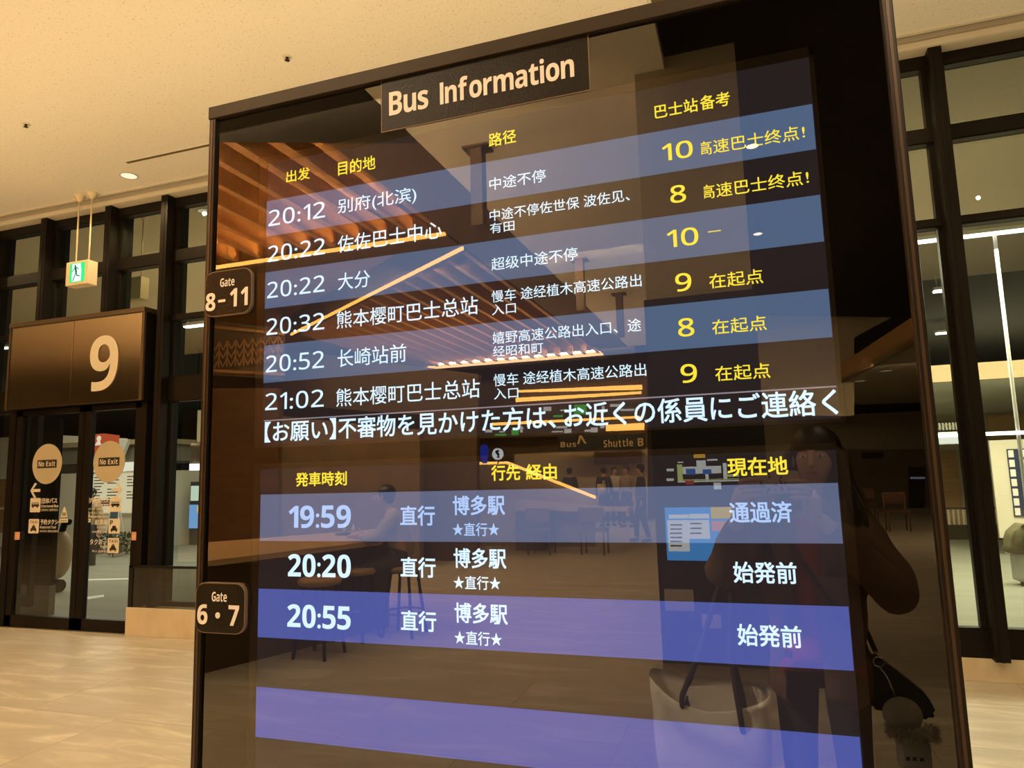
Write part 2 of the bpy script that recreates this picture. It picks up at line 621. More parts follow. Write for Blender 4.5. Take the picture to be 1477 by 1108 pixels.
for i in range(len(fins) - 1):
    a, b = fins[i] + 0.045, fins[i + 1] - 0.045
    left = fins[i] < -5.0
    if left:
        rows = list(ZR)
        tr = [(4.505, 4.612), (3.88, 4.02), (3.23, 3.30), (2.36, 2.63)]
        zb = 0.2
        if -7.7 < fins[i] < -5.9 or abs(fins[i] + 8.52) < 0.01:
            zb = 2.36 if not abs(fins[i] + 8.52) < 0.01 else 0.2
        if zb < 1:
            rows.append((0.32, 2.36))
            tr.append((zb, 0.32))
    else:
        rows = [ZR[0], (3.315, 3.905), (0.355, 3.245)]
        tr = [(4.505, 4.612), (3.905, 4.03), (3.245, 3.315), (0.155, 0.355)]
        zb = 0.155
    window(i + 1, a, b, rows, 4.612, zb, tr)

# ================================================================== gate 9 portal and sliding doors
portal = thing('gate_portal', 'dark metal box over the doors bearing a large cream number 9', 'gate sign', (-6.94, 4.45, 2.37))
M_BRUSH = mat('brushed_bronze', (0.72, 0.58, 0.40), 0.16, 1.0)
PX0, PX1, PXM, PY, PZ0, PZ1 = -7.92, -5.96, -6.95, 4.32, 2.375, 3.365
mb = MB()
mb.box((PX0, PY + 0.012, PZ0), (PX1, 4.56, PZ1 - 0.002))
mb.build('body', M_FIN, portal)
mb = MB(); mb.box((PX0 + 0.03, PY, PZ0 + 0.005), (PXM - 0.004, PY + 0.012, PZ1 - 0.055), bev=0.002)
mb.build('front_panel', M_BRUSH, portal)
mb = MB(); mb.box((PXM + 0.004, PY, PZ0 + 0.005), (PX1 - 0.03, PY + 0.012, PZ1 - 0.055), bev=0.002)
mb.build('front_panel', M_BRUSH, portal)
mb = MB()
mb.box((PX0 - 0.01, PY - 0.012, PZ1 - 0.05), (PX1 + 0.01, 4.56, PZ1))
mb.box((PX0 - 0.01, PY - 0.006, PZ0), (PX0 + 0.018, PY + 0.02, PZ1 - 0.05))
mb.box((PX1 - 0.018, PY - 0.006, PZ0), (PX1 + 0.01, PY + 0.02, PZ1 - 0.05))
mb.build('rim', mat('bronze_rim', (0.16, 0.115, 0.075), 0.35, 0.7), portal)
text('9', -6.685, -6.285, 2.505, 3.105, PY - 0.008, M_VINYL, portal, 'number', bold=0.03, gap=0.1)

def sliding_leaf(x0, x1, label):
    t = thing('sliding_door', label, 'door', ((x0 + x1) / 2, 4.46, 0.005))
    mb = MB()
    y0, y1 = 4.43, 4.49
    mb.box((x0, y0, 0.008), (x0 + 0.09, y1, 2.37)); mb.box((x1 - 0.075, y0, 0.008), (x1, y1, 2.37))
    mb.box((x0, y0, 0.008), (x1, y1, 0.125)); mb.box((x0, y0, 2.31), (x1, y1, 2.37))
    mb.build('frame', M_FIN, t)
    mb = MB(); mb.box((x0 + 0.08, 4.455, 0.115), (x1 - 0.065, 4.465, 2.32), 1)
    g = mb.build('pane', [M_DGLASS, clear_mat()], t)
    for p in g.data.polygons:
        p.material_index = 0 if p.normal.y < -0.5 else 1
    return t
leafL = sliding_leaf(-7.88, -6.86, 'left glass sliding door under the number 9 with arrow pointing left')
leafR = sliding_leaf(-6.85, -6.062, 'right glass sliding door under the number 9 with arrow pointing right')
mb = MB(); mb.box((-7.98, 4.42, 0), (-7.885, 4.6, 2.37)); mb.box((-6.055, 4.42, 0), (-5.98, 4.6, 2.37))
struct(mb.build('door_1', M_FIN))
mb = MB(); mb.box((-8.4, 4.40, 0.0), (-5.98, 4.50, 0.004))
struct(mb.build('trim_30', mat('steel_threshold', (0.45, 0.42, 0.36), 0.35, 0.8)))
# vinyl on the doors (on the hall side of the panes)
YV = 4.452
def sticker_disc(t, cx, cz, rx, rz):
    mb = MB(); mb.disc((cx, YV, cz), rx, 'y', 40, 0, 0.002, rz)
    d = mb.build('no_exit_sticker', mat('frosted_cream', (0.53, 0.48, 0.37), 0.7), t)
    mb = MB(); mb.box((cx - 0.145, YV - 0.0015, cz - 0.045), (cx + 0.145, YV, cz + 0.045))
    mb.build('plate', M_VINYLBLACK, d)
    text('No', cx - 0.125, cx - 0.04, cz - 0.028, cz + 0.03, YV - 0.003, M_VINYL, d, bold=0.02, gap=0.1)
    text('Exit', cx - 0.01, cx + 0.125, cz - 0.028, cz + 0.03, YV - 0.003, M_VINYL, d, bold=0.02, gap=0.1)
sticker_disc(leafL, -7.405, 1.76, 0.222, 0.222)
sticker_disc(leafR, -6.505, 1.755, 0.222, 0.222)
def arrow(t, cx, cz, sgn):
    mb = MB()
    q = 0.016
    mb.prism([(cx - 0.07, YV, cz - q), (cx + 0.07, YV, cz - q), (cx + 0.07, YV, cz + q), (cx - 0.07, YV, cz + q)], (0, 0.001, 0))
    for k in (1, -1):
        mb.prism([(cx + sgn * 0.08, YV - 0.0005, cz), (cx + sgn * 0.055, YV - 0.0005, cz), (cx - sgn * 0.015, YV - 0.0005, cz + k * 0.075), (cx + sgn * 0.015, YV - 0.0005, cz + k * 0.085)], (0, 0.001, 0))
    mb.build('arrow', M_VINYL, t)
arrow(leafL, -7.555, 1.47, -1)
arrow(leafR, -6.385, 1.455, 1)
def pict(t, x0, z0, kind):
    x1, z1 = x0 + 0.155, z0 + 0.155
    mb = MB(); rbox(mb, x0, x1, z0, z1, YV, 0.012, 0.001)
    s = mb.build('pictogram', M_VINYL, t)
    mb = MB()
    y = YV - 0.0006
    cx = (x0 + x1) / 2
    if kind == 'bus':
        mb.box((x0 + 0.022, y, z0 + 0.062), (x1 - 0.02, y + 0.0005, z0 + 0.088))
        for k in range(6):
            mb.box((x0 + 0.024 + k * 0.019, y, z0 + 0.095), (x0 + 0.036 + k * 0.019, y + 0.0005, z0 + 0.107))
        mb.disc((x0 + 0.045, y, z0 + 0.058), 0.011, 'y', 14, 0, 0.0005); mb.disc((x1 - 0.045, y, z0 + 0.058), 0.011, 'y', 14, 0, 0.0005)
    else:
        mb.prism([(cx - 0.045, y, z0 + 0.03), (cx + 0.045, y, z0 + 0.03), (cx + 0.045, y, z0 + 0.05), (cx + 0.03, y, z0 + 0.056), (cx + 0.02, y, z0 + 0.082), (cx - 0.02, y, z0 + 0.082), (cx - 0.03, y, z0 + 0.056), (cx - 0.045, y, z0 + 0.05)], (0, 0.0005, 0))
        mb.box((cx - 0.04, y, z0 + 0.018), (cx - 0.024, y + 0.0005, z0 + 0.032)); mb.box((cx + 0.024, y, z0 + 0.018), (cx + 0.04, y + 0.0005, z0 + 0.032))
        if kind == 'taxi':
            mb.box((cx - 0.01, y, z0 + 0.084), (cx + 0.01, y + 0.0005, z0 + 0.094))
    mb.build('symbol', M_VINYLBLACK, s)
    if kind == 'taxi':
        text('TAXI', x0 + 0.02, x1 - 0.02, z0 + 0.108, z0 + 0.138, y, M_VINYLBLACK, s, bold=0.03, gap=0.14)
    if kind == 'park':
        text('P', x0 + 0.02, x0 + 0.058, z0 + 0.09, z0 + 0.14, y, M_VINYLBLACK, s, bold=0.03, gap=0.1)
pict(leafL, -7.625, 1.232, 'bus')
text('団体バス', -7.455, -7.22, 1.325, 1.385, YV - 0.001, M_VINYL, leafL, bold=0.02)
text('Chartered Bus', -7.455, -7.2, 1.283, 1.313, YV - 0.001, M_VINYL, leafL, bold=0.02, gap=0.1)
text('단체버스 团体巴士', -7.455, -7.2, 1.243, 1.268, YV - 0.001, M_VINYL, leafL, bold=0.01)
pict(leafL, -7.63, 1.003, 'taxi')
text('予約タクシー', -7.455, -7.14, 1.095, 1.155, YV - 0.001, M_VINYL, leafL, bold=0.02)
text('Reserved Taxi', -7.455, -7.22, 1.055, 1.085, YV - 0.001, M_VINYL, leafL, bold=0.02, gap=0.1)
text('예약택시 预约出租车', -7.455, -7.18, 1.013, 1.038, YV - 0.001, M_VINYL, leafL, bold=0.01)
pict(leafR, -6.468, 1.225, 'bus')
text('構内循環バス', -6.80, -6.485, 1.32, 1.38, YV - 0.001, M_VINYL, leafR, bold=0.02)
text('Shuttle Bus', -6.68, -6.485, 1.283, 1.31, YV - 0.001, M_VINYL, leafR, bold=0.02, gap=0.1)
text('(Int\'l ⇔ Domestic)', -6.80, -6.485, 1.243, 1.272, YV - 0.001, M_VINYL, leafR, bold=0.01)
text('셔틀버스 穿梭巴士', -6.75, -6.485, 1.205, 1.23, YV - 0.001, M_VINYL, leafR, bold=0.01)
text('国際線国内線', -6.78, -6.485, 1.165, 1.19, YV - 0.001, M_VINYL, leafR, bold=0.01)
pict(leafR, -6.47, 1.0, 'park')
text('駐車場', -6.66, -6.485, 1.09, 1.15, YV - 0.001, M_VINYL, leafR, bold=0.02)
text('Parking', -6.63, -6.485, 1.048, 1.08, YV - 0.001, M_VINYL, leafR, bold=0.02, gap=0.1)
text('주차장 停车场', -6.70, -6.485, 1.005, 1.03, YV - 0.001, M_VINYL, leafR, bold=0.01)
pict(leafR, -6.473, 0.80, 'taxi')
text('タクシー', -6.72, -6.485, 0.885, 0.945, YV - 0.001, M_VINYL, leafR, bold=0.02)
text('Taxi', -6.57, -6.485, 0.85, 0.88, YV - 0.001, M_VINYL, leafR, bold=0.02, gap=0.1)
text('택시 出租车', -6.68, -6.485, 0.805, 0.83, YV - 0.001, M_VINYL, leafR, bold=0.01)
for t, cx in ((leafL, -7.11), (leafR, -6.785)):
    mb = MB()
    mb.prism([(cx - 0.052, YV, 1.175), (cx + 0.052, YV, 1.175), (cx + 0.008, YV, 1.285), (cx - 0.008, YV, 1.285)], (0, 0.001, 0))
    mb.box((cx - 0.06, YV, 1.118), (cx + 0.06, YV + 0.001, 1.158))
    s = mb.build('caution_sticker', M_VINYL, t)
    mb = MB()
    for k in range(2):
        mb.box((cx - 0.022 + k * 0.028, YV - 0.0006, 1.19), (cx - 0.008 + k * 0.028, YV - 0.0001, 1.225))
    mb.box((cx - 0.045, YV - 0.0006, 1.134), (cx + 0.045, YV - 0.0001, 1.141))
    mb.build('symbol', M_VINYLBLACK, s)
for t, x in ((leafL, -7.80), (leafR, -6.125)):
    mb = MB(); mb.box((x, 4.427, 0.935), (x + 0.075, 4.43, 1.02))
    s = mb.build('push_sticker', mat('coral_sticker', (0.75, 0.38, 0.26), 0.6), t)
    text('自動', x + 0.015, x + 0.06, 0.965, 0.99, 4.4265, M_VINYL, s)

# guard rail with smoked glass on the plinth
rail = thing('guard_rail', 'low black framed smoked glass guard rail standing on the marble plinth', 'railing', (-5.6, 4.39, 0.275))
mb = MB()
mb.box((-6.085, 4.376, 0.276), (-6.035, 4.40, 0.69)); mb.box((-6.085, 4.376, 0.665), (-4.96, 4.40, 0.69)); mb.box((-5.0, 4.376, 0.276), (-4.96, 4.40, 0.69))
mb.build('frame', mat('black_steel', (0.012, 0.011, 0.010), 0.4, 0.4), rail)
mb = MB(); mb.box((-6.04, 4.384, 0.276), (-4.99, 4.392, 0.67), 1)
g = mb.build('pane', [M_RGLASS, clear_mat()], rail)
for p in g.data.polygons:
    p.material_index = 0 if p.normal.y < -0.5 else 1

# ================================================================== ceiling fittings
ex = thing('exit_sign', 'small green running man exit sign hanging from ceiling on two cream rods', 'exit sign', (-6.735, 4.16, CZ))
mb = MB(); mb.box((-6.90, 4.15, 3.652), (-6.585, 4.27, 3.915), bev=0.006)
mb.build('housing', mat('ivory_case', (0.80, 0.70, 0.52), 0.5), ex)
mb = MB(); mb.box((-6.842, 4.1485, 3.682), (-6.628, 4.150, 3.892))
face = mb.build('lit_face', emis('exit_green', lin((50, 228, 120)), 1.25), ex)
mb = MB()
mb.prism([(-6.808, 4.1475, 3.69), (-6.676, 4.1475, 3.69), (-6.676, 4.1475, 3.80), (-6.69, 4.1475, 3.885), (-6.808, 4.1475, 3.885)], (0, 0.001, 0))
mb.build('doorway', emis('exit_white', lin((225, 255, 240)), 1.4), face)
mb = MB()
ye = 4.1468
mb.disc((-6.765, ye, 3.862), 0.012, 'y', 16, 0, 0.0005)
def stroke(mb, pts, wd, y):
    for a, b in zip(pts, pts[1:]):
        a = V((a[0], y, a[1])); b = V((b[0], y, b[1]))
        d = (b - a).normalized(); n = V((-d.z, 0, d.x)) * wd / 2
        mb.prism([a + n - d * wd * .3, b + n + d * wd * .3, b - n + d * wd * .3, a - n - d * wd * .3], (0, 0.0005, 0))
stroke(mb, [(-6.762, 3.845), (-6.748, 3.79)], 0.026, ye)
stroke(mb, [(-6.765, 3.838), (-6.79, 3.822), (-6.805, 3.80)], 0.010, ye)
stroke(mb, [(-6.757, 3.842), (-6.728, 3.835), (-6.715, 3.82)], 0.010, ye)
stroke(mb, [(-6.748, 3.785), (-6.735, 3.755), (-6.70, 3.745)], 0.013, ye)
stroke(mb, [(-6.75, 3.785), (-6.77, 3.745), (-6.79, 3.70)], 0.013, ye)
mb.build('running_figure', emis('exit_dark_green', lin((10, 110, 60)), 1.0), face)
for x in (-6.835, -6.65):
    mb = MB(); mb.tube([(x, 4.21, 3.91), (x, 4.21, CZ - 0.06)], 0.0085, 10)
    mb.build('rod', mat('ivory_case', (0.80, 0.70, 0.52), 0.5), ex)
    mb = MB(); mb.lathe([(0.012, CZ - 0.075), (0.075, CZ - 0.004), (0.075, CZ)], (x, 4.21, 0), 4)
    mb.build('canopy', mat('ivory_case', (0.80, 0.70, 0.52), 0.5), ex)

def downlight(x, y, z, r, label, group=None):
    t = thing('downlight', label, 'downlight', (x, y, z), group)
    mb = MB()
    mb.lathe([(r * 0.99, z - 0.001), (r * 1.18, z - 0.006), (r * 1.22, z - 0.001)], (x, y, 0), 28)
    mb.build('trim_ring', M_CREAM, t)
    mb = MB(); mb.lathe([(r, z - 0.004), (r * .6, z - 0.003)], (x, y, 0), 28)
    mb.build('lens', M_LAMP, t)
downlight(-5.925, 4.02, CZ, 0.075, 'round recessed downlight in the ceiling near the exit sign')
mb = MB()
mb.box((-5.70, 3.755, CZ - 0.006), (-3.0, 3.762, CZ + .001)); mb.box((-5.70, 3.80, CZ - 0.006), (-3.0, 3.807, CZ + .001))
mb.box((-5.70, 3.762, CZ - 0.0015), (-3.0, 3.80, CZ + .001), 1)
tag(mb.build('air_diffuser', [M_CREAM, mat('slot_dark', (0.12, 0.09, 0.05), 0.8)]), 'long slim slot air diffuser in the cream ceiling', 'air vent')
mb = MB()
mb.box((-0.47, 2.7, CZ - 0.006), (-0.44, 3.3, CZ + .001)); mb.box((-0.36, 2.7, CZ - 0.006), (-0.33, 3.3, CZ + .001)); mb.box((-0.44, 2.7, CZ - 0.002), (-0.36, 3.3, CZ + .001), 1)
tag(mb.build('air_grille', [M_CREAM, mat('slot_dark', (0.12, 0.09, 0.05), 0.8)]), 'short ceiling air grille peeking out above the black kiosk', 'air vent')
for (x, y, lb) in ((-5.87, 2.88, 'small sprinkler head in ceiling above the gate 9 windows'), (-3.13, 2.87, 'small sprinkler head in ceiling above the kiosk corner')):
    t = thing('sprinkler', lb, 'sprinkler', (x, y, CZ))
    mb = MB(); mb.lathe([(0.032, CZ - 0.004), (0.036, CZ)], (x, y, 0), 20)
    mb.build('escutcheon', M_CREAM, t)
    mb = MB(); mb.lathe([(0.006, CZ - 0.03), (0.02, CZ - 0.028), (0.008, CZ - 0.022), (0.012, CZ - 0.004)], (x, y, 0), 14)
    mb.build('head', mat('dark_brass', (0.05, 0.035, 0.02), 0.4, 0.7), t)

# ================================================================== bus information kiosk
kiosk = thing('information_kiosk', 'tall black double screen bus information kiosk in the middle of the hall', 'information kiosk', (-0.45, 0.12, 0))
KX0, KX1, KZ = -1.184, 0.286, 2.401
mb = MB()
mb.box((KX0, 0.004, 0.0), (KX1, 0.26, KZ - 0.032), bev=0.004)
mb.build('cabinet', M_FIN, kiosk)
for x0, x1 in ((KX0, KX0 + 0.018), (KX1 - 0.018, KX1)):
    mb = MB()
    mb.box((x0, -0.016, 0.0), (x1, 0.012, KZ - 0.031), bev=0.002)
    c = (x0 + x1) / 2
    mb.box((c - 0.0025, -0.0172, 0.02), (c + 0.0025, -0.015, KZ - 0.035), 1)
    mb.build('side_rail', [mat('bronze_edge', (0.020, 0.014, 0.011), 0.4, 0.4), mat('bronze_line', (0.09, 0.06, 0.04), 0.4, 0.5)], kiosk)
mb = MB(); mb.box((KX0 - 0.002, -0.018, KZ - 0.031), (KX1 + 0.002, 0.262, KZ), bev=0.0015)
mb.build('top_cap', mat('bronze_cap', (0.032, 0.022, 0.014), 0.5, 0.1, 0.3), kiosk)
mb = MB()
S1 = (-1.049, 0.155, 1.574, 2.256)   # upper display cut-out
S2 = (-1.050, 0.154, 0.857, 1.539)
GX0, GX1, GZ1 = KX0 + 0.018, KX1 - 0.018, KZ - 0.031
# black printed surround
for a, b in (((GX0, 0.0, S1[3]), (GX1, 0.003, GZ1)), ((GX0, 0.0, S2[3]), (GX1, 0.003, S1[2])), ((GX0, 0.0, 0.02), (GX1, 0.003, S2[2])),
             ((GX0, 0.0, S1[2]), (S1[0], 0.003, S1[3])), ((S1[1], 0.0, S1[2]), (GX1, 0.003, S1[3])),
             ((GX0, 0.0, S2[2]), (S2[0], 0.003, S2[3])), ((S2[1], 0.0, S2[2]), (GX1, 0.003, S2[3]))):
    mb.box(a, b)
mb.build('black_surround', M_BLACK, kiosk)
mb = MB(); mb.box((GX0, -0.008, 0.02), (GX1, -0.003, GZ1), 1)
g = mb.build('cover_glass', [M_KGLASS, clear_mat()], kiosk)
for p in g.data.polygons:
    p.material_index = 0 if p.normal.y < -0.5 else 1

E_BASE = emis('screen_black', lin((41, 33, 33)))
def screen(name, S, A):
    mb = MB()
    mb.box((S[0], 0.002, S[2]), (S[1], 0.0035, S[3]), 0)
    fr = mb.build(name, [E_BASE], kiosk)
    mb = MB()
    for a, b in (((S[0], 0.0005, A[3]), (S[1], 0.002, S[3])), ((S[0], 0.0005, S[2]), (S[1], 0.002, A[2])), ((S[0], 0.0005, S[2]), (A[0], 0.002, S[3])), ((A[1], 0.0005, S[2]), (S[1], 0.002, S[3]))):
        mb.box(a, b)
    mb.build('bezel', M_BEZEL, fr)
    return fr
A1 = (-1.027, 0.147, 1.5795, 2.237)
A2 = (-1.031, 0.136, 0.865, 1.527)
up = screen('upper_screen', S1, A1)
lo = screen('lower_screen', S2, A2)
def band(par, x0, x1, z0, z1, m):
    mb = MB(); mb.box((x0, 0.0012, z0), (x1, 0.002, z1))
    mb.build('row_band', m, par)
B_UP = emis('row_blue_grey', lin((84, 103, 134)))
for k in (0, 2, 4):
    z = 2.061 - 0.0853 * k
    band(up, A1[0], A1[1] - 0.001, z, z + 0.0853, B_UP)
band(up, A1[0] + .003, 0.145, 1.6330, 1.6355, emis('rule_grey', lin((150, 140, 150))))
band(lo, A2[0] + .002, 0.1345, 1.3715, 1.4715, emis('row_grey_blue', lin((97, 107, 138))))
band(lo, A2[0] + .001, 0.1345, 1.169, 1.270, emis('row_violet', lin((84, 94, 168))))
band(lo, A2[0], 0.1345, 0.966, 1.067, emis('row_violet_low', lin((80, 91, 170))))
YT = 0.0008
YEL = emis('text_yellow', lin((252, 226, 62)), 1.18)
BLU = emis('text_ice_blue', lin((212, 238, 255)), 1.25)
LAV = emis('text_pale_lavender', lin((178, 208, 255)), 1.1)
T = text
# headings of the upper screen
b1 = 0.013
T('出发', -0.974, -0.910, 2.182, 2.211, YT, YEL, up, 'screen_text', bold=b1)
T('目的地', -0.836, -0.741, 2.176, 2.209, YT, YEL, up, 'screen_text', bold=b1)
T('路径', -0.474, -0.414, 2.177, 2.207, YT, YEL, up, 'screen_text', bold=b1)
T('巴士站', -0.132, -0.051, 2.172, 2.200, YT, YEL, up, 'screen_text', bold=b1)
T('备考', -0.047, 0.007, 2.172, 2.201, YT, YEL, up, 'screen_text', bold=b1)
rows = [
    ('20:12', ('别府(北滨)', -0.836, -0.642), ['中途不停', -0.354, None, 0], '10', '高速巴士终点!'),
    ('20:22', ('佐佐巴士中心', -0.836, -0.584), ['中途不停佐世保 波佐见、', -0.188, '有田', -0.423], '8', '高速巴士终点!'),
    ('20:22', ('大分', -0.835, -0.755), ['超级中途不停', -0.295, None, 0], '10', '−'),
    ('20:32', ('熊本樱町巴士总站', -0.838, -0.506), ['慢车 途经植木高速公路出', -0.174, '入口', -0.425], '9', '在起点'),
    ('20:52', ('长崎站前', -0.835, -0.669), ['嬉野高速公路出入口、途', -0.179, '经昭和町', -0.371], '8', '在起点'),
    ('21:02', ('熊本樱町巴士总站', -0.838, -0.506), ['慢车 途经植木高速公路出', -0.174, '入口', -0.425], '9', '在起点'),
]
for k, (tm, ds, rt, pf, rm) in enumerate(rows):
    z = 2.084 - 0.0854 * k
    T(tm, -1.021, -0.869, z, z + 0.0385, YT, BLU, up, 'screen_text', bold=0.004, gap=0.12)
    T(ds[0], ds[1], ds[2], z - 0.002, z + 0.037, YT, BLU, up, 'screen_text', bold=0.004)
    if rt[2] is None:
        T(rt[0], -0.475, rt[1], z - 0.001, z + 0.026, YT, BLU, up, 'screen_text', bold=0.004)
    else:
        T(rt[0], -0.476, rt[1], z + 0.018, z + 0.043, YT, BLU, up, 'screen_text', bold=0.004)
        T(rt[2], -0.476, rt[3], z - 0.008, z + 0.014, YT, BLU, up, 'screen_text', bold=0.004)
    if pf == '10':
        T(pf, -0.1225, -0.0655, z, z + 0.0345, YT, YEL, up, 'screen_text', bold=0.010, gap=0.14)
    else:
        T(pf, -0.112, -0.083, z, z + 0.0345, YT, YEL, up, 'screen_text', bold=0.010, gap=0.1)
    if rm.startswith('高'):
        T('高速巴士终点', -0.058, 0.120, z - 0.001, z + 0.0265, YT, YEL, up, 'screen_text', bold=0.006, clip=[((-0.0505, 0, 0), (-1, 0, 0))])
        T('!', 0.1255, 0.130, z + 0.002, z + 0.022, YT, YEL, up, 'screen_text', gap=0.1)
    elif rm == '−':
        band(up, -0.048, -0.025, z + 0.020, z + 0.0225, YEL)
    else:
        T(rm, -0.0515, 0.0415, z - 0.001, z + 0.0265, YT, YEL, up, 'screen_text', bold=0.006)
# scrolling notice
b2 = 0.014
T('【お願い】', -1.021, -0.838, 1.5855, 1.6315, YT, BLU, up, 'screen_text', bold=b2)
T('不審物を見かけた方は、', -0.832, -0.351, 1.5855, 1.6315, YT, BLU, up, 'screen_text', bold=b2)
T('お近くの係員にご連絡く', -0.334, 0.145, 1.5855, 1.6315, YT, BLU, up, 'screen_text', bold=b2)
# lower screen
b3 = 0.020
T('発車時刻', -0.938, -0.811, 1.487, 1.5175, YT, YEL, lo, 'screen_text', bold=b3)
T('行先', -0.4855, -0.426, 1.489, 1.5195, YT, YEL, lo, 'screen_text', bold=b3)
T('経由', -0.4145, -0.3525, 1.489, 1.5195, YT, YEL, lo, 'screen_text', bold=b3)
T('現在地', -0.0415, 0.0585, 1.4865, 1.519, YT, YEL, lo, 'screen_text', bold=b3)
for z, tm, st, m in ((1.399, '19:59', '通過済', LAV), (1.297, '20:20', '始発前', BLU), (1.193, '20:55', '始発前', BLU)):
    T(tm, -0.955, -0.801, z, z + 0.0475, YT, m, lo, 'screen_text', bold=0.034, gap=0.07)
    T('直行', -0.686, -0.608, z + 0.004, z + 0.044, YT, m, lo, 'screen_text', bold=b3)
    T('博多駅', -0.569, -0.459, z + 0.024, z + 0.0625, YT, m, lo, 'screen_text', bold=b3)
    T('★直行★', -0.570, -0.472, z - 0.0165, z + 0.0095, YT, m, lo, 'screen_text', bold=0.012)
    T(st, -0.043, 0.0595, z + 0.007, z + 0.0435, YT, m, lo, 'screen_text', bold=b3)
# header plate and gate stickers stuck on the glass
YS = -0.0105
M_STK = mat('black_film', (0.010, 0.008, 0.006), 0.33, 0, 0.22, None, (220, 0.15))
M_STKW = mat('film_white', (0.92, 0.90, 0.88), 0.6)
M_EDGE = mat('film_edge', (0.22, 0.16, 0.11), 0.5)
mb = MB(); mb.box((-0.7205, YS + .0006, 2.2515), (-0.2525, -0.008, GZ1 + .0005)); pl = mb.build('header_plate', M_EDGE, kiosk)
mb = MB(); mb.box((-0.7185, YS, 2.2535), (-0.2545, YS + .001, GZ1)); mb.build('film', M_STK, pl)
T('Bus', -0.700, -0.6055, 2.285, 2.340, YS - .0008, M_STKW, pl, bold=0.035, gap=0.075)
T('Information', -0.578, -0.284, 2.286, 2.340, YS - .0008, M_STKW, pl, bold=0.035, gap=0.075)
def gate(zc, label):
    mb = MB(); rbox(mb, -1.182, -1.050, zc - 0.0535, zc + 0.0535, YS - .007 + .0008, 0.024, 0.009)
    s = mb.build('gate_sticker', M_EDGE, kiosk)
    mb = MB(); rbox(mb, -1.180, -1.052, zc - 0.0515, zc + 0.0515, YS - .007, 0.0225, 0.001)
    mb.build('film', M_STK, s)
    T('Gate', -1.137, -1.0965, zc + 0.014, zc + 0.0345, YS - .008, M_STKW, s, bold=0.022, gap=0.08)
    return s
s = gate(1.9345, '')
T('8', -1.177, -1.149, 1.8945, 1.9375, YS - .008, M_STKW, s, bold=0.04, gap=0.1)
mb = MB(); mb.box((-1.141, YS - .0085, 1.9125), (-1.121, YS - .0078, 1.9185)); mb.build('lettering', M_STKW, s)
T('11', -1.108, -1.0585, 1.8985, 1.9415, YS - .008, M_STKW, s, bold=0.04, gap=0.22)
s = gate(1.2295, '')
T('6', -1.175, -1.147, 1.194, 1.237, YS - .008, M_STKW, s, bold=0.04, gap=0.1)
mb = MB(); mb.disc((-1.1195, YS - .0085, 1.2145), 0.0065, 'y', 20, 0, 0.0007); mb.build('lettering', M_STKW, s)
T('7', -1.0915, -1.0635, 1.194, 1.237, YS - .008, M_STKW, s, bold=0.04, gap=0.1)

# ================================================================== bus stand outside the glazing
M_ASPH = mat('grey_paving', (0.20, 0.205, 0.17), 0.7, 0, 0.3, ((0.5, 3, 1), 0.25, (0.27, 0.27, 0.22)))
mb = MB(); mb.box((-45, 4.64, -0.12), (24, 60, -0.02))
struct(mb.build('pavement', M_ASPH))
mb = MB(); mb.box((-45, 6.0, 4.45), (24, 40, 4.7))
struct(mb.build('roof', M_DARK), 'dark flat canopy roof over the bus stand', 'roof')
def strip(x0, x1, y, z, w, label, group=None):
    t = thing('strip_light', label, 'strip light', ((x0 + x1) / 2, y, z), group)
    mb = MB(); mb.box((x0, y - w, z + 0.006), (x1, y + w, z + 0.05)); mb.tube([(x0 + .06, y, z + .04), (x0 + .06, y, 4.45)], .008, 6); mb.tube([(x1 - .06, y, z + .04), (x1 - .06, y, 4.45)], .008, 6); mb.build('housing', M_WHITE, t)
    mb = MB(); mb.box((x0 + .01, y - w * .9, z - 0.02), (x1 - .01, y + w * .9, z + 0.006), bev=0.004); mb.build('tube', M_LED, t)
strip(1.2, 6.4, 8.2, 4.2, 0.05, 'longest white strip light outside the right windows, under the canopy')
strip(-9.16, -5.0, 8.2, 4.2, 0.05, 'white strip light outside the window right of the number 9 box')
strip(-16.6, -13.4, 8.2, 4.2, 0.05, 'white strip light outside the window left of the number 9 box')
for (x0, x1, y, lb) in ((2.90, 3.22, 11.13, 'short white strip light hung second below the long one outside right'), (3.84, 4.26, 15.3, 'short white strip light hung third below the long one outside right'),
                        (5.66, 6.22, 23.1, 'short white strip light hung fourth below the long one outside right'), (11.05, 12.1, 38.0, 'lowest of the short white strip lights outside right')):
    z = 4.2 if y < 30 else 3.75
    if y > 30:
        x0, x1 = at(1366, 601, y).x, at(1392, 600, y).x
    strip(x0, x1, y, z, 0.05 + y * 0.002, lb)
# thin pole and low light rail of the wind screen
ws = thing('wind_screen', 'thin white pole rising from a bright low rail outside the right windows', 'wind screen', (2.9, 8.2, 0))
mb = MB(); mb.tube([(2.918, 8.2, 0.0), (2.918, 8.2, 4.178)], 0.02, 10); mb.build('pole', M_WHITE, ws)
mb = MB(); mb.box((1.6, 8.17, 1.80), (5.0, 8.23, 1.84)); mb.build('light_rail', M_LED, ws)
mb = MB(); mb.box((1.6, 8.18, -0.02), (1.66, 8.22, 1.80)); mb.build('post', M_WHITE, ws)
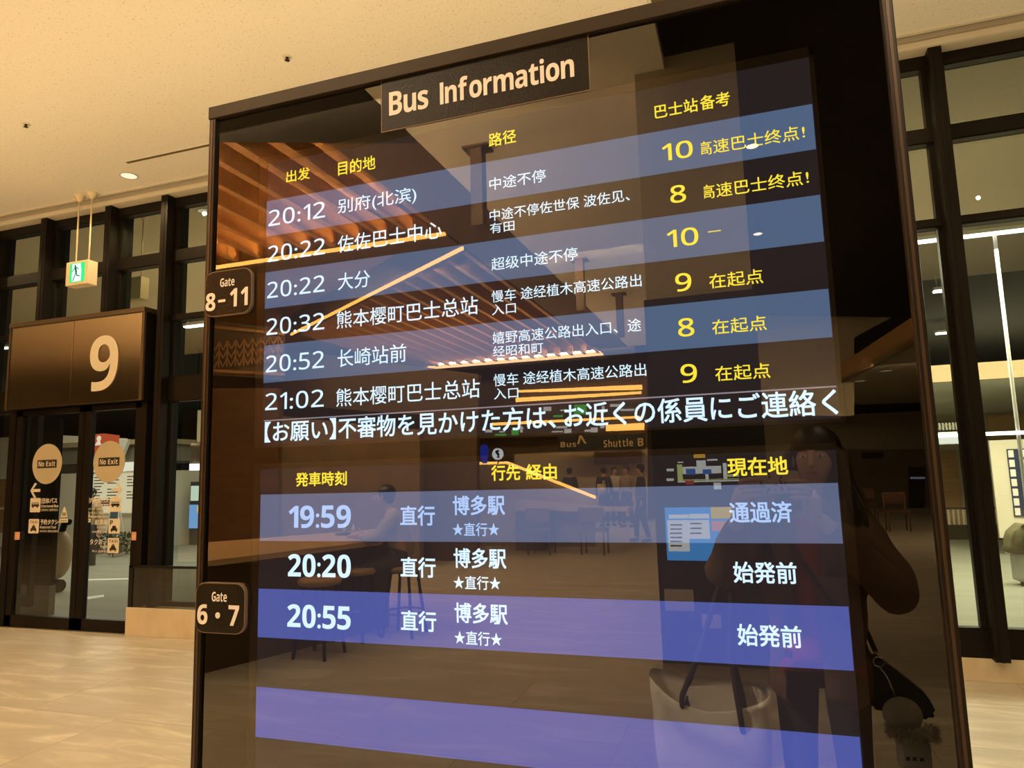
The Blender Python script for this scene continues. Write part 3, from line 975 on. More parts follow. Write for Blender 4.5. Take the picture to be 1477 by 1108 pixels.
# pavilion across the stand, right
M_PALE = mat('pale_soffit', (0.70, 0.68, 0.58), 0.8)
M_BEIGE = mat('beige_wall', (0.50, 0.44, 0.32), 0.8, 0, 0.3, ((1.2, 1.2, 0.4), 0.2, (0.42, 0.36, 0.26)))
pv = thing('waiting_pavilion', 'low pale pavilion with sloping soffit across the bus stand, right', 'pavilion', (6.0, 15, 0))
mb = MB(); mb.prism([(2.6, 11.5, 2.80), (10, 11.5, 2.80), (10, 18, 2.55), (2.6, 18, 2.55)], (0, 0, 0.12)); mb.build('soffit', M_PALE, pv)
mb = MB(); mb.box((2.6, 11.4, 2.78), (10, 11.5, 3.05)); mb.build('fascia', mat('tan_fascia', (0.42, 0.32, 0.18), 0.7), pv)
mb = MB(); mb.box((2.9, 17.0, 0), (10, 17.2, 2.6)); mb.build('rear_wall', M_BEIGE, pv)
mb = MB(); mb.box((5.05, 16.9, 2.0), (6.2, 17.0, 2.52)); mb.build('orange_panel', mat('tan_panel', (0.55, 0.34, 0.14), 0.6), pv)
mb = MB(); mb.box((3.95, 16.85, 0.0), (4.35, 17.0, 1.75)); mb.build('timber_panel', M_WOOD, pv)
sb = thing('sign_board', 'dark board with light strokes above the lit white sign outside', 'sign', (3.2, 12.0, 2.1))
a, b = at(1352, 608, 12), at(1388, 622, 12)
mb = MB(); mb.box((a.x, 12.0, b.z), (b.x, 12.05, a.z)); mb.build('board', M_BLACK, sb)
mb = MB()
for k in range(7):
    x = a.x + (b.x - a.x) * (k + .5) / 7
    mb.box((x - .014, 11.995, b.z + .03), (x + .014, 12.0, a.z - .03)); mb.box((x - .03, 11.995, b.z + .05 + .03 * (k % 3)), (x + .03, 12.0, b.z + .06 + .03 * (k % 3)))
mb.build('lettering', mat('sign_grey', (0.35, 0.33, 0.26), 0.7), sb)
lb_ = thing('light_box_sign', 'glowing white box sign with pale blue end outside', 'sign', (3.1, 12.0, 1.9))
a, b = at(1347, 624, 12), at(1390, 640, 12)
mb = MB(); mb.box((a.x, 12.0, b.z), (b.x, 12.15, a.z)); mb.build('case', M_WHITE, lb_)
mb = MB(); mb.box((a.x + .01, 11.99, b.z + .01), (b.x - .01, 12.0, a.z - .01)); mb.build('lit_face', emis('sign_white', lin((246, 250, 232)), 1.1), lb_)
mb = MB(); mb.box((a.x + .01, 11.985, b.z + .02), (a.x + .05, 11.99, a.z - .04)); mb.build('blue_mark', emis('sign_pale_blue', lin((170, 215, 235)), 1.0), lb_)
bn = thing('partition_panel', 'tall cream partition panel outside the far right window', 'partition', (4.3, 12.4, 0))
mb = MB(); mb.box((3.78, 12.4, 0.25), (4.25, 12.46, 1.85)); mb.box((4.255, 12.4, 0.25), (6.2, 12.46, 1.85)); mb.build('panel', mat('cream_panel', (0.72, 0.66, 0.52), 0.75), bn)
mb = MB(); mb.tube([(3.85, 12.43, 0), (3.85, 12.43, 0.25)], 0.02, 8); mb.tube([(6.0, 12.43, 0), (6.0, 12.43, 0.25)], 0.02, 8); mb.build('foot', M_WHITE, bn)
a, b = at(1452, 648, 12.38), at(1490, 745, 12.38)
tb = thing('information_board', 'navy board with white panels on the cream partition outside', 'notice board', ((a.x + b.x) / 2, 12.38, b.z))
mb = MB(); mb.box((a.x, 12.37, b.z), (b.x + .1, 12.40, a.z)); mb.build('board', mat('navy', (0.02, 0.03, 0.08), 0.5), tb)
n = 7
for k in range(n):
    z0 = b.z + (a.z - b.z) * k / n
    for x in (a.x + .01, a.x + .16):
        mb = MB(); mb.box((x, 12.362, z0 + .02), (x + .075, 12.37, z0 + (a.z - b.z) / n - .02)); mb.build('white_panel', M_WHITE, tb)
# low slatted barrier along the far kerb
def barrier(x0, x1, y, z0, z1, label):
    t = thing('slatted_barrier', label, 'barrier', ((x0 + x1) / 2, y, 0))
    mb = MB(); mb.box((x0, y - .03, -0.02), (x1, y + .03, z0)); mb.box((x0, y - .03, z1), (x1, y + .03, z1 + .04)); mb.build('rails', M_FIN, t)
    mb = MB()
    k = 0
    x = x0
    while x < x1:
        mb.box((x, y - .02, z0), (x + .035, y + .02, z1)); x += .085
    o = mb.build('slats', mat('slat_pale', (0.55, 0.45, 0.33), 0.6), t)
barrier(3.3, 9.0, 15.0, 0.27, 0.57, 'low dark barrier with pale slats outside the right windows')
barrier(-12.3, -9.6, 12.7, 0.30, 0.50, 'low dark barrier with pale slats outside the window right of gate 9')
# olive jacket on a grey case
a, b = at(1452, 770, 9.0), at(1462, 860, 9.0)
cs = thing('suitcase', 'grey hard suitcase standing outside at the far right', 'suitcase', (a.x + .22, 9.15, 0))
mb = MB(); mb.box((a.x + .07, 9.0, 0.03), (a.x + .45, 9.25, 0.37), bev=0.03); mb.build('shell', mat('grey_shell', (0.32, 0.33, 0.30), 0.5), cs)
for k in (0, 1):
    mb = MB(); mb.tube([(a.x + .10 + k * .28, 9.03, 0.005), (a.x + .14 + k * .28, 9.03, 0.005)], 0.028, 10); mb.build('wheel', M_BLACK, cs)
mb = MB()
mb.prism([(a.x + .0, 8.97, 0.39), (a.x + .16, 8.97, 0.395), (a.x + .30, 8.97, 0.39), (a.x + .50, 8.97, .40), (a.x + .49, 8.97, .66), (a.x + .36, 8.97, .73), (a.x + .18, 8.97, .72), (a.x + .06, 8.97, .62)], (0, 0.30, 0))
bmesh.ops.subdivide_edges(mb.bm, edges=mb.bm.edges[:], cuts=2, use_grid_fill=True)
for v in mb.bm.verts:
    v.co += V((math.sin(v.co.z * 31) * .012, math.sin(v.co.x * 23 + v.co.z * 11) * .018, math.sin(v.co.x * 17) * .012))
tag(mb.build('jacket', mat('olive_cloth', (0.13, 0.115, 0.055), 0.85), smooth=True), 'olive jacket lying over the grey suitcase outside', 'jacket')

# stand buildings on the left
M_SHOP = mat('cream_panel', (0.72, 0.66, 0.52), 0.75)
sh = thing('kiosk_shop', 'cream shop front with red sign seen through the glass doors', 'shop', (-15.0, 13.2, 0))
a, b = at(108, 682, 12), at(206, 790, 12)
mb = MB(); mb.box((-17.6, 12.3, -0.02), (-13.7, 14.5, 1.84)); mb.build('wall', M_SHOP, sh)
mb = MB(); mb.box((-17.6, 12.25, 2.08), (-13.7, 14.5, 2.5)); mb.build('upper_wall', mat('olive_grey', (0.20, 0.185, 0.14), 0.8), sh)
mb = MB(); mb.box((-17.7, 12.1, 2.5), (-13.6, 14.6, 2.62)); mb.build('beam', mat('tan_fascia', (0.42, 0.32, 0.18), 0.7), sh)
mb = MB(); mb.box((-15.78, 12.2, 1.85), (-14.05, 12.3, 2.07)); mb.build('light_band', emis('shop_band', lin((240, 238, 214)), 1.0), sh)
pts = []
mb = MB()
mb.prism([(-15.8, 12.0, 2.40), (-15.8, 12.0, 2.78), (-15.3, 12.0, 2.80), (-14.87, 12.0, 2.74), (-14.87, 12.0, 2.42), (-15.6, 12.0, 2.36), (-15.62, 12.0, 2.05), (-15.8, 12.0, 2.02)], (0, .12, 0))
rs = mb.build('red_sign', emis('sign_red', lin((190, 84, 52)), 0.9), sh)
mb = MB()
for (x, z) in ((-15.62, 2.45), (-15.42, 2.56), (-15.30, 2.44), (-15.05, 2.5)):
    mb.prism([(x - .1, 11.99, z - .05), (x + .1, 11.99, z - .05), (x + .06, 11.99, z + .06), (x + .01, 11.99, z + .10), (x - .03, 11.99, z + .05)], (0, .008, 0))
mb.disc((-15.40, 11.99, 2.68), 0.07, 'y', 16, 0, .008)
mb.build('lettering', emis('sign_cream', lin((236, 226, 200)), 1.0), rs)
mb = MB(); mb.prism([(-14.75, 12.0, 2.65), (-14.45, 12.0, 2.62), (-14.6, 12.0, 2.32), (-14.68, 12.0, 2.15)], (0, .1, 0)); mb.build('white_sail', M_WHITE, sh)
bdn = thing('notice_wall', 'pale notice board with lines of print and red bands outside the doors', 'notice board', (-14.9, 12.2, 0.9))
mb = MB(); mb.box((-15.76, 12.18, 0.83), (-14.05, 12.24, 1.80)); mb.build('board', emis('board_glow', lin((216, 204, 166)), 1.05), bdn)  # board given its own glow in place of light falling on it
mb = MB()
rr = random.Random(7)
for r_ in range(9):
    z = 1.70 - r_ * .075
    for (x0, x1) in ((-15.70, -15.35), (-15.25, -14.75), (-14.62, -14.35)):
        if rr.random() < .8:
            mb.box((x0, 12.17, z), (x0 + (x1 - x0) * rr.uniform(.5, 1), 12.18, z + .028))
mb.build('lettering', mat('print_grey', (0.16, 0.15, 0.13), 0.8), bdn)
mb = MB()
for (x0, x1) in ((-15.5, -15.15), (-14.42, -14.12)):
    for k in range(3):
        mb.box((x0, 12.165, 1.0 + k * .055), (x1, 12.175, 1.04 + k * .055))
mb.build('red_bands', mat('maroon', (0.24, 0.05, 0.045), 0.7), bdn)
# A-board in front of it
ab = thing('pavement_sign', 'white A-frame pavement sign standing by the notice board outside', 'sign', (-14.4, 11.6, -0.02))
mb = MB()
for k in (0, 1):
    y = 11.55 + k * .25
    mb.prism([(-14.62, y, -.02), (-14.58, y, -.02), (-14.5, 11.66, 1.05), (-14.54, 11.66, 1.05)], (0, .02, 0)); mb.prism([(-14.2, y, -.02), (-14.16, y, -.02), (-14.28, 11.66, 1.05), (-14.32, 11.66, 1.05)], (0, .02, 0))
mb.build('frame', M_WHITE, ab)
mb = MB(); mb.prism([(-14.55, 11.58, .25), (-14.23, 11.58, .25), (-14.29, 11.65, .98), (-14.51, 11.65, .98)], (0, .015, 0)); mb.build('panel', mat('sign_slate', (0.10, 0.12, 0.13), 0.6), ab)
# shrubs
for i, (px, py) in enumerate(((120, 792), (140, 797), (163, 795), (183, 790))):
    p = at(px, py, 10.5 + .5 * (i % 2))
    t = thing('shrub', ['leftmost of the dark shrubs outside the right door', 'second shrub from the left outside the right door', 'third shrub from the left outside the right door', 'rightmost of the dark shrubs outside the right door'][i], 'shrub', (p.x, p.y, -.02), 'shrubs outside the doors')
    mb = MB()
    rr = random.Random(i)
    for k in range(140):
        u = V((max(-.17, min(.17, rr.gauss(0, .10))), max(-.16, min(.16, rr.gauss(0, .09))), rr.uniform(0.05, .46)))
        c = V((p.x, p.y, -.02)) + u
        d = V((rr.uniform(-1, 1), rr.uniform(-1, 1), rr.uniform(-.2, 1))).normalized() * .075
        n = d.orthogonal().normalized() * .03
        mb.face([c, c + d * .5 + n, c + d, c + d * .5 - n])
    mb.build('foliage', mat('dark_leaf', (0.07, 0.085, 0.04), 0.7), t)
    mb = MB(); mb.tube([(p.x, p.y, -.02), (p.x, p.y, .3)], .012, 6); mb.build('stem', M_WOODDARK, t)
# wood-clad building at far left
cb = thing('clad_building', 'timber clad building with cream top outside the far left window', 'building', (-18.6, 13, 0))
mb = MB(); mb.box((-26, 12.5, 1.84), (-17.75, 15, 2.9)); mb.build('upper_wall', M_SHOP, cb)
mb = MB(); mb.box((-26, 12.55, 0.32), (-17.75, 15, 1.76)); mb.build('timber_wall', M_WOOD, cb)
mb = MB(); mb.box((-26, 12.5, 1.76), (-17.75, 15, 1.84)); mb.box((-26, 12.5, .94), (-17.75, 12.55, 1.0)); mb.build('ledge', M_WHITE, cb)
mb = MB(); mb.box((-26, 12.3, -.02), (-17.75, 15, .32)); mb.build('base', M_WHITE, cb)
mb = MB(); mb.disc((-18.3, 12.49, 2.25), .06, 'y', 16, 0, .01); mb.build('lamp', M_LED, cb)
# vending machine and lantern right of gate 9
a, b = at(274, 704, 13), at(296, 748, 13)
vm = thing('vending_machine', 'glowing blue and white vending machine outside right of gate 9', 'vending machine', ((a.x + b.x) / 2, 14.3, 0))
mb = MB(); mb.box((a.x, 13.02, -0.02), (a.x + .95, 13.7, a.z + .15)); mb.build('case', mat('dark_case', (0.03, 0.03, 0.035), 0.5), vm)
mb = MB(); mb.box((a.x + .03, 13.0, a.z - .32), (a.x + .9, 13.02, a.z + .05)); mb.build('display_window', emis('vm_white', lin((205, 225, 205)), 1.0), vm)
mb = MB(); mb.box((a.x + .0, 13.0, a.z - 1.0), (a.x + .9, 13.02, a.z - .42)); mb.build('lit_panel', emis('vm_blue', lin((120, 170, 225)), 1.0), vm)
mb = MB(); mb.box((a.x + .25, 12.99, a.z - .62), (a.x + .5, 13.0, a.z - .45)); mb.build('label', emis('vm_yellow', lin((240, 200, 90)), 1.0), vm)
a, b = at(277, 640, 11), at(288, 678, 11)
ln = thing('lantern', 'brown cylinder lantern glowing white at its foot outside', 'lantern', ((a.x + b.x) / 2, 11, b.z))
cx = (a.x + b.x) / 2
mb = MB(); mb.lathe([(.11, b.z + .13), (.11, a.z - .08), (.115, a.z - .08), (.115, a.z)], (cx, 11, 0), 16); mb.build('shade', mat('brown_shade', (0.22, 0.15, 0.10), 0.6), ln)
mb = MB(); mb.lathe([(.12, b.z), (.12, b.z + .13)], (cx, 11, 0), 16); mb.build('lit_base', M_LED, ln)
mb = MB(); mb.tube([(cx, 11, a.z), (cx, 11, 4.45)], .008, 6); mb.build('cord', M_BLACK, ln)
a, b = at(284, 592, 12), at(300, 637, 12)
mb = MB(); mb.box((a.x, 12.0, b.z), (b.x + .3, 12.2, a.z)); mb.tube([(a.x + .2, 12.1, a.z), (a.x + .2, 12.1, 4.45)], .02, 8)
tag(mb.build('hanging_panel', mat('tan_board', (0.45, 0.36, 0.22), 0.7)), 'plain tan hanging panel outside the window beside the kiosk', 'sign panel')
# black draught screen behind the left door leaf
a, b = at(24, 600, 5.1), at(72, 857, 5.1)
t = thing('draught_screen', 'black screen with brown foot standing behind the left sliding door', 'screen', ((a.x + b.x) / 2, 5.12, -.02))
mb = MB(); mb.box((a.x + .06, 5.1, .33), (b.x, 5.16, 2.34)); mb.build('panel', M_BLACK, t)
mb = MB(); mb.box((a.x + .06, 5.09, -.02), (b.x + .0, 5.17, .33)); mb.build('foot', mat('brown_foot', (0.12, 0.09, 0.065), 0.5), t)
# road arrow
mb = MB()
for q in (((118, 862), (150, 858), (150, 861), (118, 866)), ((112, 836), (185, 834), (185, 836), (112, 838))):
    pts = []
    for (px, py) in q:
        d = ray(px, py); tt = (-0.018 - 1.5) / d.z
        p = CAM + d * tt
        pts.append((p.x, p.y, -0.02))
    mb.prism(pts, (0, 0, .004))
tag(mb.build('road_marking', M_WHITE), 'white lines painted on the paving outside the right door', 'road marking')
# wheeled case with round body
c = at(85, 800, 6.6)
t = thing('travel_case', 'rounded beige wheeled case with black handle behind the left door', 'luggage', (c.x, c.y, -.02))
mb = MB(); mb.blob((c.x, c.y, .52), (.21, .14, .36), 3); mb.build('body', mat('beige_shell', (0.40, 0.30, 0.19), 0.5), t)
mb = MB(); mb.tube([(c.x + .02, c.y, .8), (c.x + .12, c.y - .02, 1.0), (c.x + .2, c.y - .02, .98)], .045, 10); mb.build('handle', M_BLACK, t)
mb = MB(); mb.tube([(c.x + .06, c.y - .06, .07), (c.x + .14, c.y - .06, .07)], .09, 16); mb.build('wheel', M_BLACK, t)
mb = MB(); mb.tube([(c.x - .1, c.y, .07), (c.x - .04, c.y, .07)], .09, 16); mb.build('wheel', M_BLACK, t)

# ================================================================== the hall behind the viewer (seen mirrored in the kiosk glass)
def rz(px, py, z):
    """point behind the viewer at height z, from its mirror image in the kiosk glass"""
    d = ray(px, py)
    t = (z - CAM.z) / d.z
    p = CAM + d * t
    return V((p.x, -p.y, z))
M_SOFFIT = mat('brown_soffit', (0.10, 0.062, 0.035), 0.8)
# louvred timber ceiling, two fields with lit coves
def louvre(name, xs, y_a, y_b, z0, z1):
    mb = MB()
    for x in xs:
        ya, yb = y_a(x), y_b(x)
        if ya - yb > 0.3:
            mb.box((x - .04, yb, z0), (x + .04, ya, z1))
    return struct(mb.build(name, M_WOOD))
mb = MB()
mb.box((-14.0, -17.8, 5.22), (-3.62, -3.9, 5.28))
struct(mb.build('ceiling', M_WOOD))
louvre('ceiling', [-9.42 + .41 * k for k in range(15)], lambda x: -3.82 - max(0, x + 4.52) * .4, lambda x: -6.88, 4.72, 4.93)
HYA, HYB = V((-3.66, -7.56, 0)), V((-9.4, -11.5, 0))
hy = lambda x: HYA.y + (x - HYA.x) * (HYB.y - HYA.y) / (HYB.x - HYA.x)
louvre('ceiling', [-9.3 + .37 * k for k in range(16)], lambda x: hy(x) - .14, lambda x: -17.35, 4.72, 4.97)
mb = MB()
mb.box((-3.62, -17.8, CZ), (-2.822, -4.1, CZ + .6))
mb.box((-14.0, -7.35, CZ - .03), (-3.62, -6.97, CZ + .55))
mb.box((-14.0, -17.9, CZ - .03), (-3.62, -17.45, CZ + .55))
mb.prism([(HYA.x, HYA.y - .05, CZ - .02), (HYB.x, HYB.y - .05, CZ - .02), (HYB.x, HYB.y - .14, CZ - .02), (HYA.x, HYA.y - .14, CZ - .02)], (0, 0, .5))
struct(mb.build('ceiling', M_SOFFIT))
mb = MB(); mb.prism([(-2.83, -3.37, CZ - .005), (-2.83, -4.5, CZ - .005), (-4.52, -3.80, CZ - .005), (-5.6, -3.37, CZ - .005)], (0, 0, .6))
struct(mb.build('ceiling', M_DARK))
def cove(pts, h, label):
    """slim lit profile along a line, h tall"""
    a, b = V(pts[0]), V(pts[1])
    n = (b - a).cross(V((0, 0, 1))).normalized() * .02
    mb = MB(); mb.prism([a + n, b + n, b - n, a - n], (0, 0, h))
    return tag(mb.build('cove_light', M_COVE), label, 'cove light')
cove(((-13.9, -6.94, 4.67), (-3.64, -6.94, 4.67)), .045, 'amber cove light along the far edge of the nearest louvred ceiling field')
cove(((HYB.x, HYB.y - .02, 4.67), (HYA.x, HYA.y - .02, 4.67)), .045, 'amber cove light running diagonally across the louvred ceiling')
cove(((-9.0, -17.42, 4.67), (-3.64, -17.42, 4.67)), .09, 'amber cove light at the far end of the long louvred ceiling')
AMB = (1.0, 0.52, 0.13)
area('cove_glow', (-8.0, -6.80, 4.76), 8.5, 0.10, 3000, AMB, rot=(math.radians(132), 0, 0), spread=90)
area('cove_glow', (-5.9, -9.25, 4.78), 6.0, 0.10, 420, AMB, rot=(math.radians(148), 0, math.radians(34)), spread=140)
area('cove_glow', (-6.0, -17.3, 4.78), 5.0, 0.10, 1500, AMB, rot=(math.radians(140), 0, 0), spread=140)
# downlights over that part
for i, (px, py) in enumerate(((1085, 212), (1093, 338))):
    p = rz(px, py, CZ)
    t = thing('pendant_light', 'small round pendant downlight in the dark void, %s the tan column' % ('just behind' if i == 0 else 'farther behind'), 'pendant light', (p.x, p.y, 5.6))
    mb = MB(); mb.lathe([(.075, CZ), (.075, CZ + .14), (.02, CZ + .16)], (p.x, p.y, 0), 20); mb.build('shade', M_DARK, t)
    mb = MB(); mb.tube([(p.x, p.y, CZ + .15), (p.x, p.y, 5.6)], .01, 6); mb.build('rod', M_DARK, t)
    mb = MB(); mb.lathe([(.05, CZ - .004), (.06, CZ - .001)], (p.x, p.y, 0), 20); mb.build('lens', emis('pendant_lens', (1.0, 0.85, 0.6), 8.0), t)
for i, (px, py) in enumerate(((690, 215), (836, 375), (893, 424))):
    p = rz(px, py, CZ)
    mb = MB(); mb.box((p.x - .13, p.y - .1, CZ - .02), (p.x + .13, p.y + .1, CZ)); mb.box((p.x - .06, p.y - .06, CZ - .80), (p.x + .06, p.y + .06, CZ - .02))
    tag(mb.build('ceiling_post', M_SOFFIT), 'dark square post hanging from the plaster ceiling behind the viewer, %s' % ('nearest the kiosk', 'second from the kiosk', 'farthest from the kiosk')[i], 'ceiling post')
# tan column with a black information panel on its face
cl_a, cl_b = rf(933, 430, 4.1), rf(1085, 425, 4.1)
CX0, CX1 = -0.69, 0.09
mb = MB(); mb.box((CX0, -4.85, 0), (CX1, -4.1, CZ + .1)); mb.box((CX0 - .02, -4.87, 0), (CX1 + .02, -4.08, .12))
struct(mb.build('trim_40', mat('tan_column', (0.46, 0.37, 0.24), 0.6)))
ip = thing('touch_kiosk', 'tall black touch information panel mounted on the tan column', 'information kiosk', (-0.3, -4.05, 0.12))
mb = MB(); mb.box((CX0 - .01, -4.10, .13), (CX1 + .01, -4.02, 2.80), bev=.004); mb.build('case', mat('black_gloss', (0.008, 0.008, 0.009), 0.4), ip)
YF = -4.018
def flat(mb, a, b, mi=0):
    mb.box((a[0], YF - .002, a[1]), (b[0], YF, b[1]), mi); return mb
E_MAPW = emis('map_white', lin((225, 228, 220)), 2.6)
mb = MB()
def q(px, py):
    p = rf(px, py, 4.018); return (p.x, p.z)
for (x0, y0, x1, y1) in ((985, 672, 1040, 684), (1005, 664, 1018, 673), (1020, 662, 1035, 665), (978, 692, 1066, 696), (1030, 696, 1040, 706), (978, 666, 986, 668), (962, 676, 972, 680), (962, 690, 972, 694), (1018, 684, 1022, 693), (1044, 668, 1048, 692)):
    flat(mb, q(x0, y1), q(x1, y0))
mp_ = mb.build('floor_map', E_MAPW, ip)
mb = MB(); YF += .001
flat(mb, q(1001, 661), q(1017, 655)); mb.build('amber_mark', emis('map_amber', lin((235, 180, 40)), 2.6), mp_)
mb = MB(); flat(mb, q(990, 685), q(1003, 676)); flat(mb, q(1014, 684), q(1026, 677)); mb.build('blue_mark', emis('map_blue', lin((40, 110, 190)), 2.2), mp_)
mb = MB(); flat(mb, q(989, 699), q(1001, 693)); mb.build('red_mark', emis('map_red', lin((200, 60, 60)), 2.0), mp_)
mb = MB()
for (x0, y0, x1, y1) in ((978, 670, 984, 694), (984, 690, 1066, 693), (1048, 684, 1066, 688)):
    flat(mb, q(x0, y1), q(x1, y0))
mb.build('green_mark', emis('map_green', lin((215, 225, 130)), 2.2), mp_)
mb = MB(); YF -= .0005
flat(mb, q(963, 808), q(1062, 731)); ts = mb.build('touch_screen', emis('touch_blue', lin((62, 150, 225)), 3.4), ip)
mb = MB(); YF += .001
mb.bm.free()
for u0, u1 in ((q(965, 795), q(993, 750)), (q(994, 777), q(1023, 750)), (q(965, 748), q(993, 742)), (q(994, 748), q(1023, 741))):
    mb = MB(); flat(mb, u0, u1); mb.build('white_panel', emis('touch_white', lin((220, 225, 225)), 3.0), ts)
mb = MB(); flat(mb, q(1026, 748), q(1062, 731)); mb.build('yellow_panel', emis('touch_yellow', lin((230, 195, 40)), 3.0), ts)
mb = MB(); flat(mb, q(1027, 766), q(1062, 751)); mb.build('pink_panel', emis('touch_pink', lin((220, 150, 140)), 3.0), ts)
mb = MB(); YF += .001
for k in range(6):
    flat(mb, q(967, 758 + k * 6), q(984, 756 + k * 6))
for k in range(3):
    flat(mb, q(996, 756 + k * 7), q(1012, 754 + k * 7))
mb.build('lettering', mat('print_grey', (0.16, 0.15, 0.13), 0.8), ts)
mb = MB(); flat(mb, q(960, 880), q(1000, 850)); flat(mb, q(1013, 905), q(1040, 886)); mb.build('paper', mat('pale_paper', (0.5, 0.45, 0.42), 0.8), ip)

# far bulkhead with amber bands and wayfinding sign
YB_ = 21.0
def slab(pxs, Y, d, name, m, label=None, cat=None, par=None):
    mb = MB(); mb.prism([rf(px, py, Y) for (px, py) in pxs], (0, -d, 0))
    o = mb.build(name, m, par)
    if label:
        tag(o, label, cat)
    return o
struct(slab([(600, 560), (934, 532), (934, 652), (600, 660)], 21.2, .1, 'wall_back', M_SOFFIT))
slab([(747, 563), (926, 555), (926, 562), (747, 566)], 21.0, .08, 'cove_light', M_COVE, 'topmost amber light band on the far brown bulkhead', 'cove light')
slab([(744, 574), (925, 564.5), (925, 568), (744, 580)], 21.0, .08, 'cove_light', M_COVE, 'wedge shaped amber light band second from top on the far bulkhead', 'cove light')
slab([(710, 610), (923, 600), (923, 603), (710, 614)], 21.0, .08, 'cove_light', M_COVE, 'long thin amber light band crossing the wayfinding signs', 'cove light')
slab([(874, 613), (929, 610), (929, 620), (874, 622)], 21.0, .08, 'cove_light', M_COVE, 'short amber light block at the right end of the far bulkhead', 'cove light')
wf = thing('wayfinding_sign', 'brown overhead wayfinding sign with white and green pictogram squares', 'sign', rf(800, 628, 20.6))
slab([(690, 588), (928, 577), (928, 598), (690, 608)], 20.6, .06, 'board', mat('sign_brown', (0.07, 0.045, 0.03), 0.7), par=wf)
slab([(690, 616), (870, 606), (870, 628), (690, 633)], 20.6, .06, 'board', mat('sign_brown', (0.07, 0.045, 0.03), 0.7), par=wf)
E_SW = emis('sign_lit_white', lin((235, 225, 215)), 2.6)
E_SG = emis('sign_lit_green', lin((90, 190, 70)), 2.6)
for (x0, y0, x1, y1) in ((784, 587, 795, 593), (808, 591, 818, 593), (868, 586, 872, 596), (880, 583, 900, 587), (895, 590, 915, 593), (814, 619, 824, 625), (852, 617, 862, 624), (802, 615, 818, 618), (796, 622, 812, 624), (843, 620, 852, 623), (866, 614, 872, 618), (700, 620, 710, 624), (720, 622, 728, 624)):
    slab([(x0, y0), (x1, y0 - .4), (x1, y1 - .4), (x0, y1)], 20.55, .03, 'pictogram', E_SW, par=wf)
for (x0, y0, x1, y1) in ((828, 584, 846, 598), (798, 599, 812, 602), (738, 619, 748, 628), (714, 626, 730, 629)):
    slab([(x0, y0), (x1, y0 - .4), (x1, y1 - .4), (x0, y1)], 20.55, .03, 'pictogram', E_SG, par=wf)
slab([(752, 614), (756, 619), (753.5, 618.5), (753.5, 624), (750.5, 624), (750.5, 618.5), (748, 619)], 20.55, .03, 'arrow', E_SW, par=wf)
# shuttle sign below it
sg = thing('shuttle_sign', 'long dark sign reading Shuttle B in amber letters', 'sign', rf(868, 650, 19.5))
slab([(806, 630), (930, 625), (930, 648), (806, 652)], 19.5, .05, 'board', mat('sign_navy', (0.012, 0.011, 0.016), 0.6), par=sg)
M_AMB = emis('sign_amber', lin((225, 165, 85)), 2.2)
p0, p1 = rf(871, 645.5, 19.45), rf(928, 632, 19.45)
text('Shuttle', p0.x, p0.x + (p1.x - p0.x) * .74, p0.z, p1.z, -19.45, M_AMB, sg, bold=.03, gap=.16, mirror=True, face=1)
text('B', p0.x + (p1.x - p0.x) * .86, p1.x, p0.z, p1.z, -19.45, M_AMB, sg, bold=.03, gap=.1, mirror=True, face=1)
p0, p1 = rf(809, 645.5, 19.45), rf(831, 637, 19.45)
text('Bus', p0.x, p1.x, p0.z, p1.z, -19.45, M_AMB, sg, bold=.03, gap=.16, mirror=True, face=1)
slab([(833, 641), (836, 628), (839, 628), (846, 640), (843, 640), (838, 632), (835, 641)], 19.45, .02, 'roof_mark', M_AMB, par=sg)
struct(slab([(742, 655), (934, 646), (934, 745), (742, 745)], 20.5, .1, 'wall_back', mat('cream_far_wall', (0.42, 0.34, 0.22), 0.8)))
slab([(857, 651), (926, 648), (926, 668), (857, 670)], 20.3, .05, 'wall_panel', mat('mauve_panel', (0.22, 0.13, 0.11), 0.8), 'dusky mauve wall panel below the shuttle sign', 'wall panel')
# information counter with a lit sloping screen wall
ic = thing('information_counter', 'tan information counter wall with glowing top edge sloping down', 'counter', rf(770, 800, 13.0))
slab([(688, 668), (731, 667), (858, 717), (858, 790), (688, 800)], 13.0, .08, 'screen_wall', mat('tan_board', (0.45, 0.36, 0.22), 0.7), par=ic)
mb = MB()
for A, B in (((688, 668), (731, 667)), ((731, 667), (858, 717))):
    a, b = rf(*A, 12.98), rf(*B, 12.98)
    mb.prism([a + V((0, 0, .02)), b + V((0, 0, .02)), b - V((0, 0, .035)), a - V((0, 0, .035))], (0, -.1, 0))
mb.build('light_edge', M_COVE, ic)
slab([(742, 722), (860, 733), (905, 733), (905, 738), (742, 737)], 12.2, .7, 'worktop', mat('pale_worktop', (0.50, 0.40, 0.30), 0.5), par=ic)
slab([(744, 738), (785, 738), (785, 800), (744, 800)], 12.3, .5, 'pedestal', mat('brown_foot', (0.12, 0.09, 0.065), 0.5), par=ic)
qs = thing('help_sign', 'round white sign with a dark question mark above the information counter', 'sign', rf(718, 668, 13.0))
c = rf(718, 655, 12.9)
mb = MB(); mb.disc((c.x, c.y, c.z), .125, 'y', 32, 0, -.03); mb.build('disc', emis('help_white', lin((230, 235, 235)), 3.6), qs)
text('?', c.x - .05, c.x + .05, c.z - .085, c.z + .085, c.y + .004, M_BLACK, qs, bold=.03, face=1)
mb = MB(); mb.box((c.x - .012, c.y - .03, rf(718, 668, 12.9).z - .02), (c.x + .012, c.y - .01, c.z - .12)); mb.build('stem', M_BLACK, qs)
c2 = rf(699, 655, 12.9)
mb = MB(); mb.lathe([(.05, c2.z - .2), (.09, c2.z - .05), (.09, c2.z + .1), (.06, c2.z + .2)], (c2.x, c2.y, 0), 14)
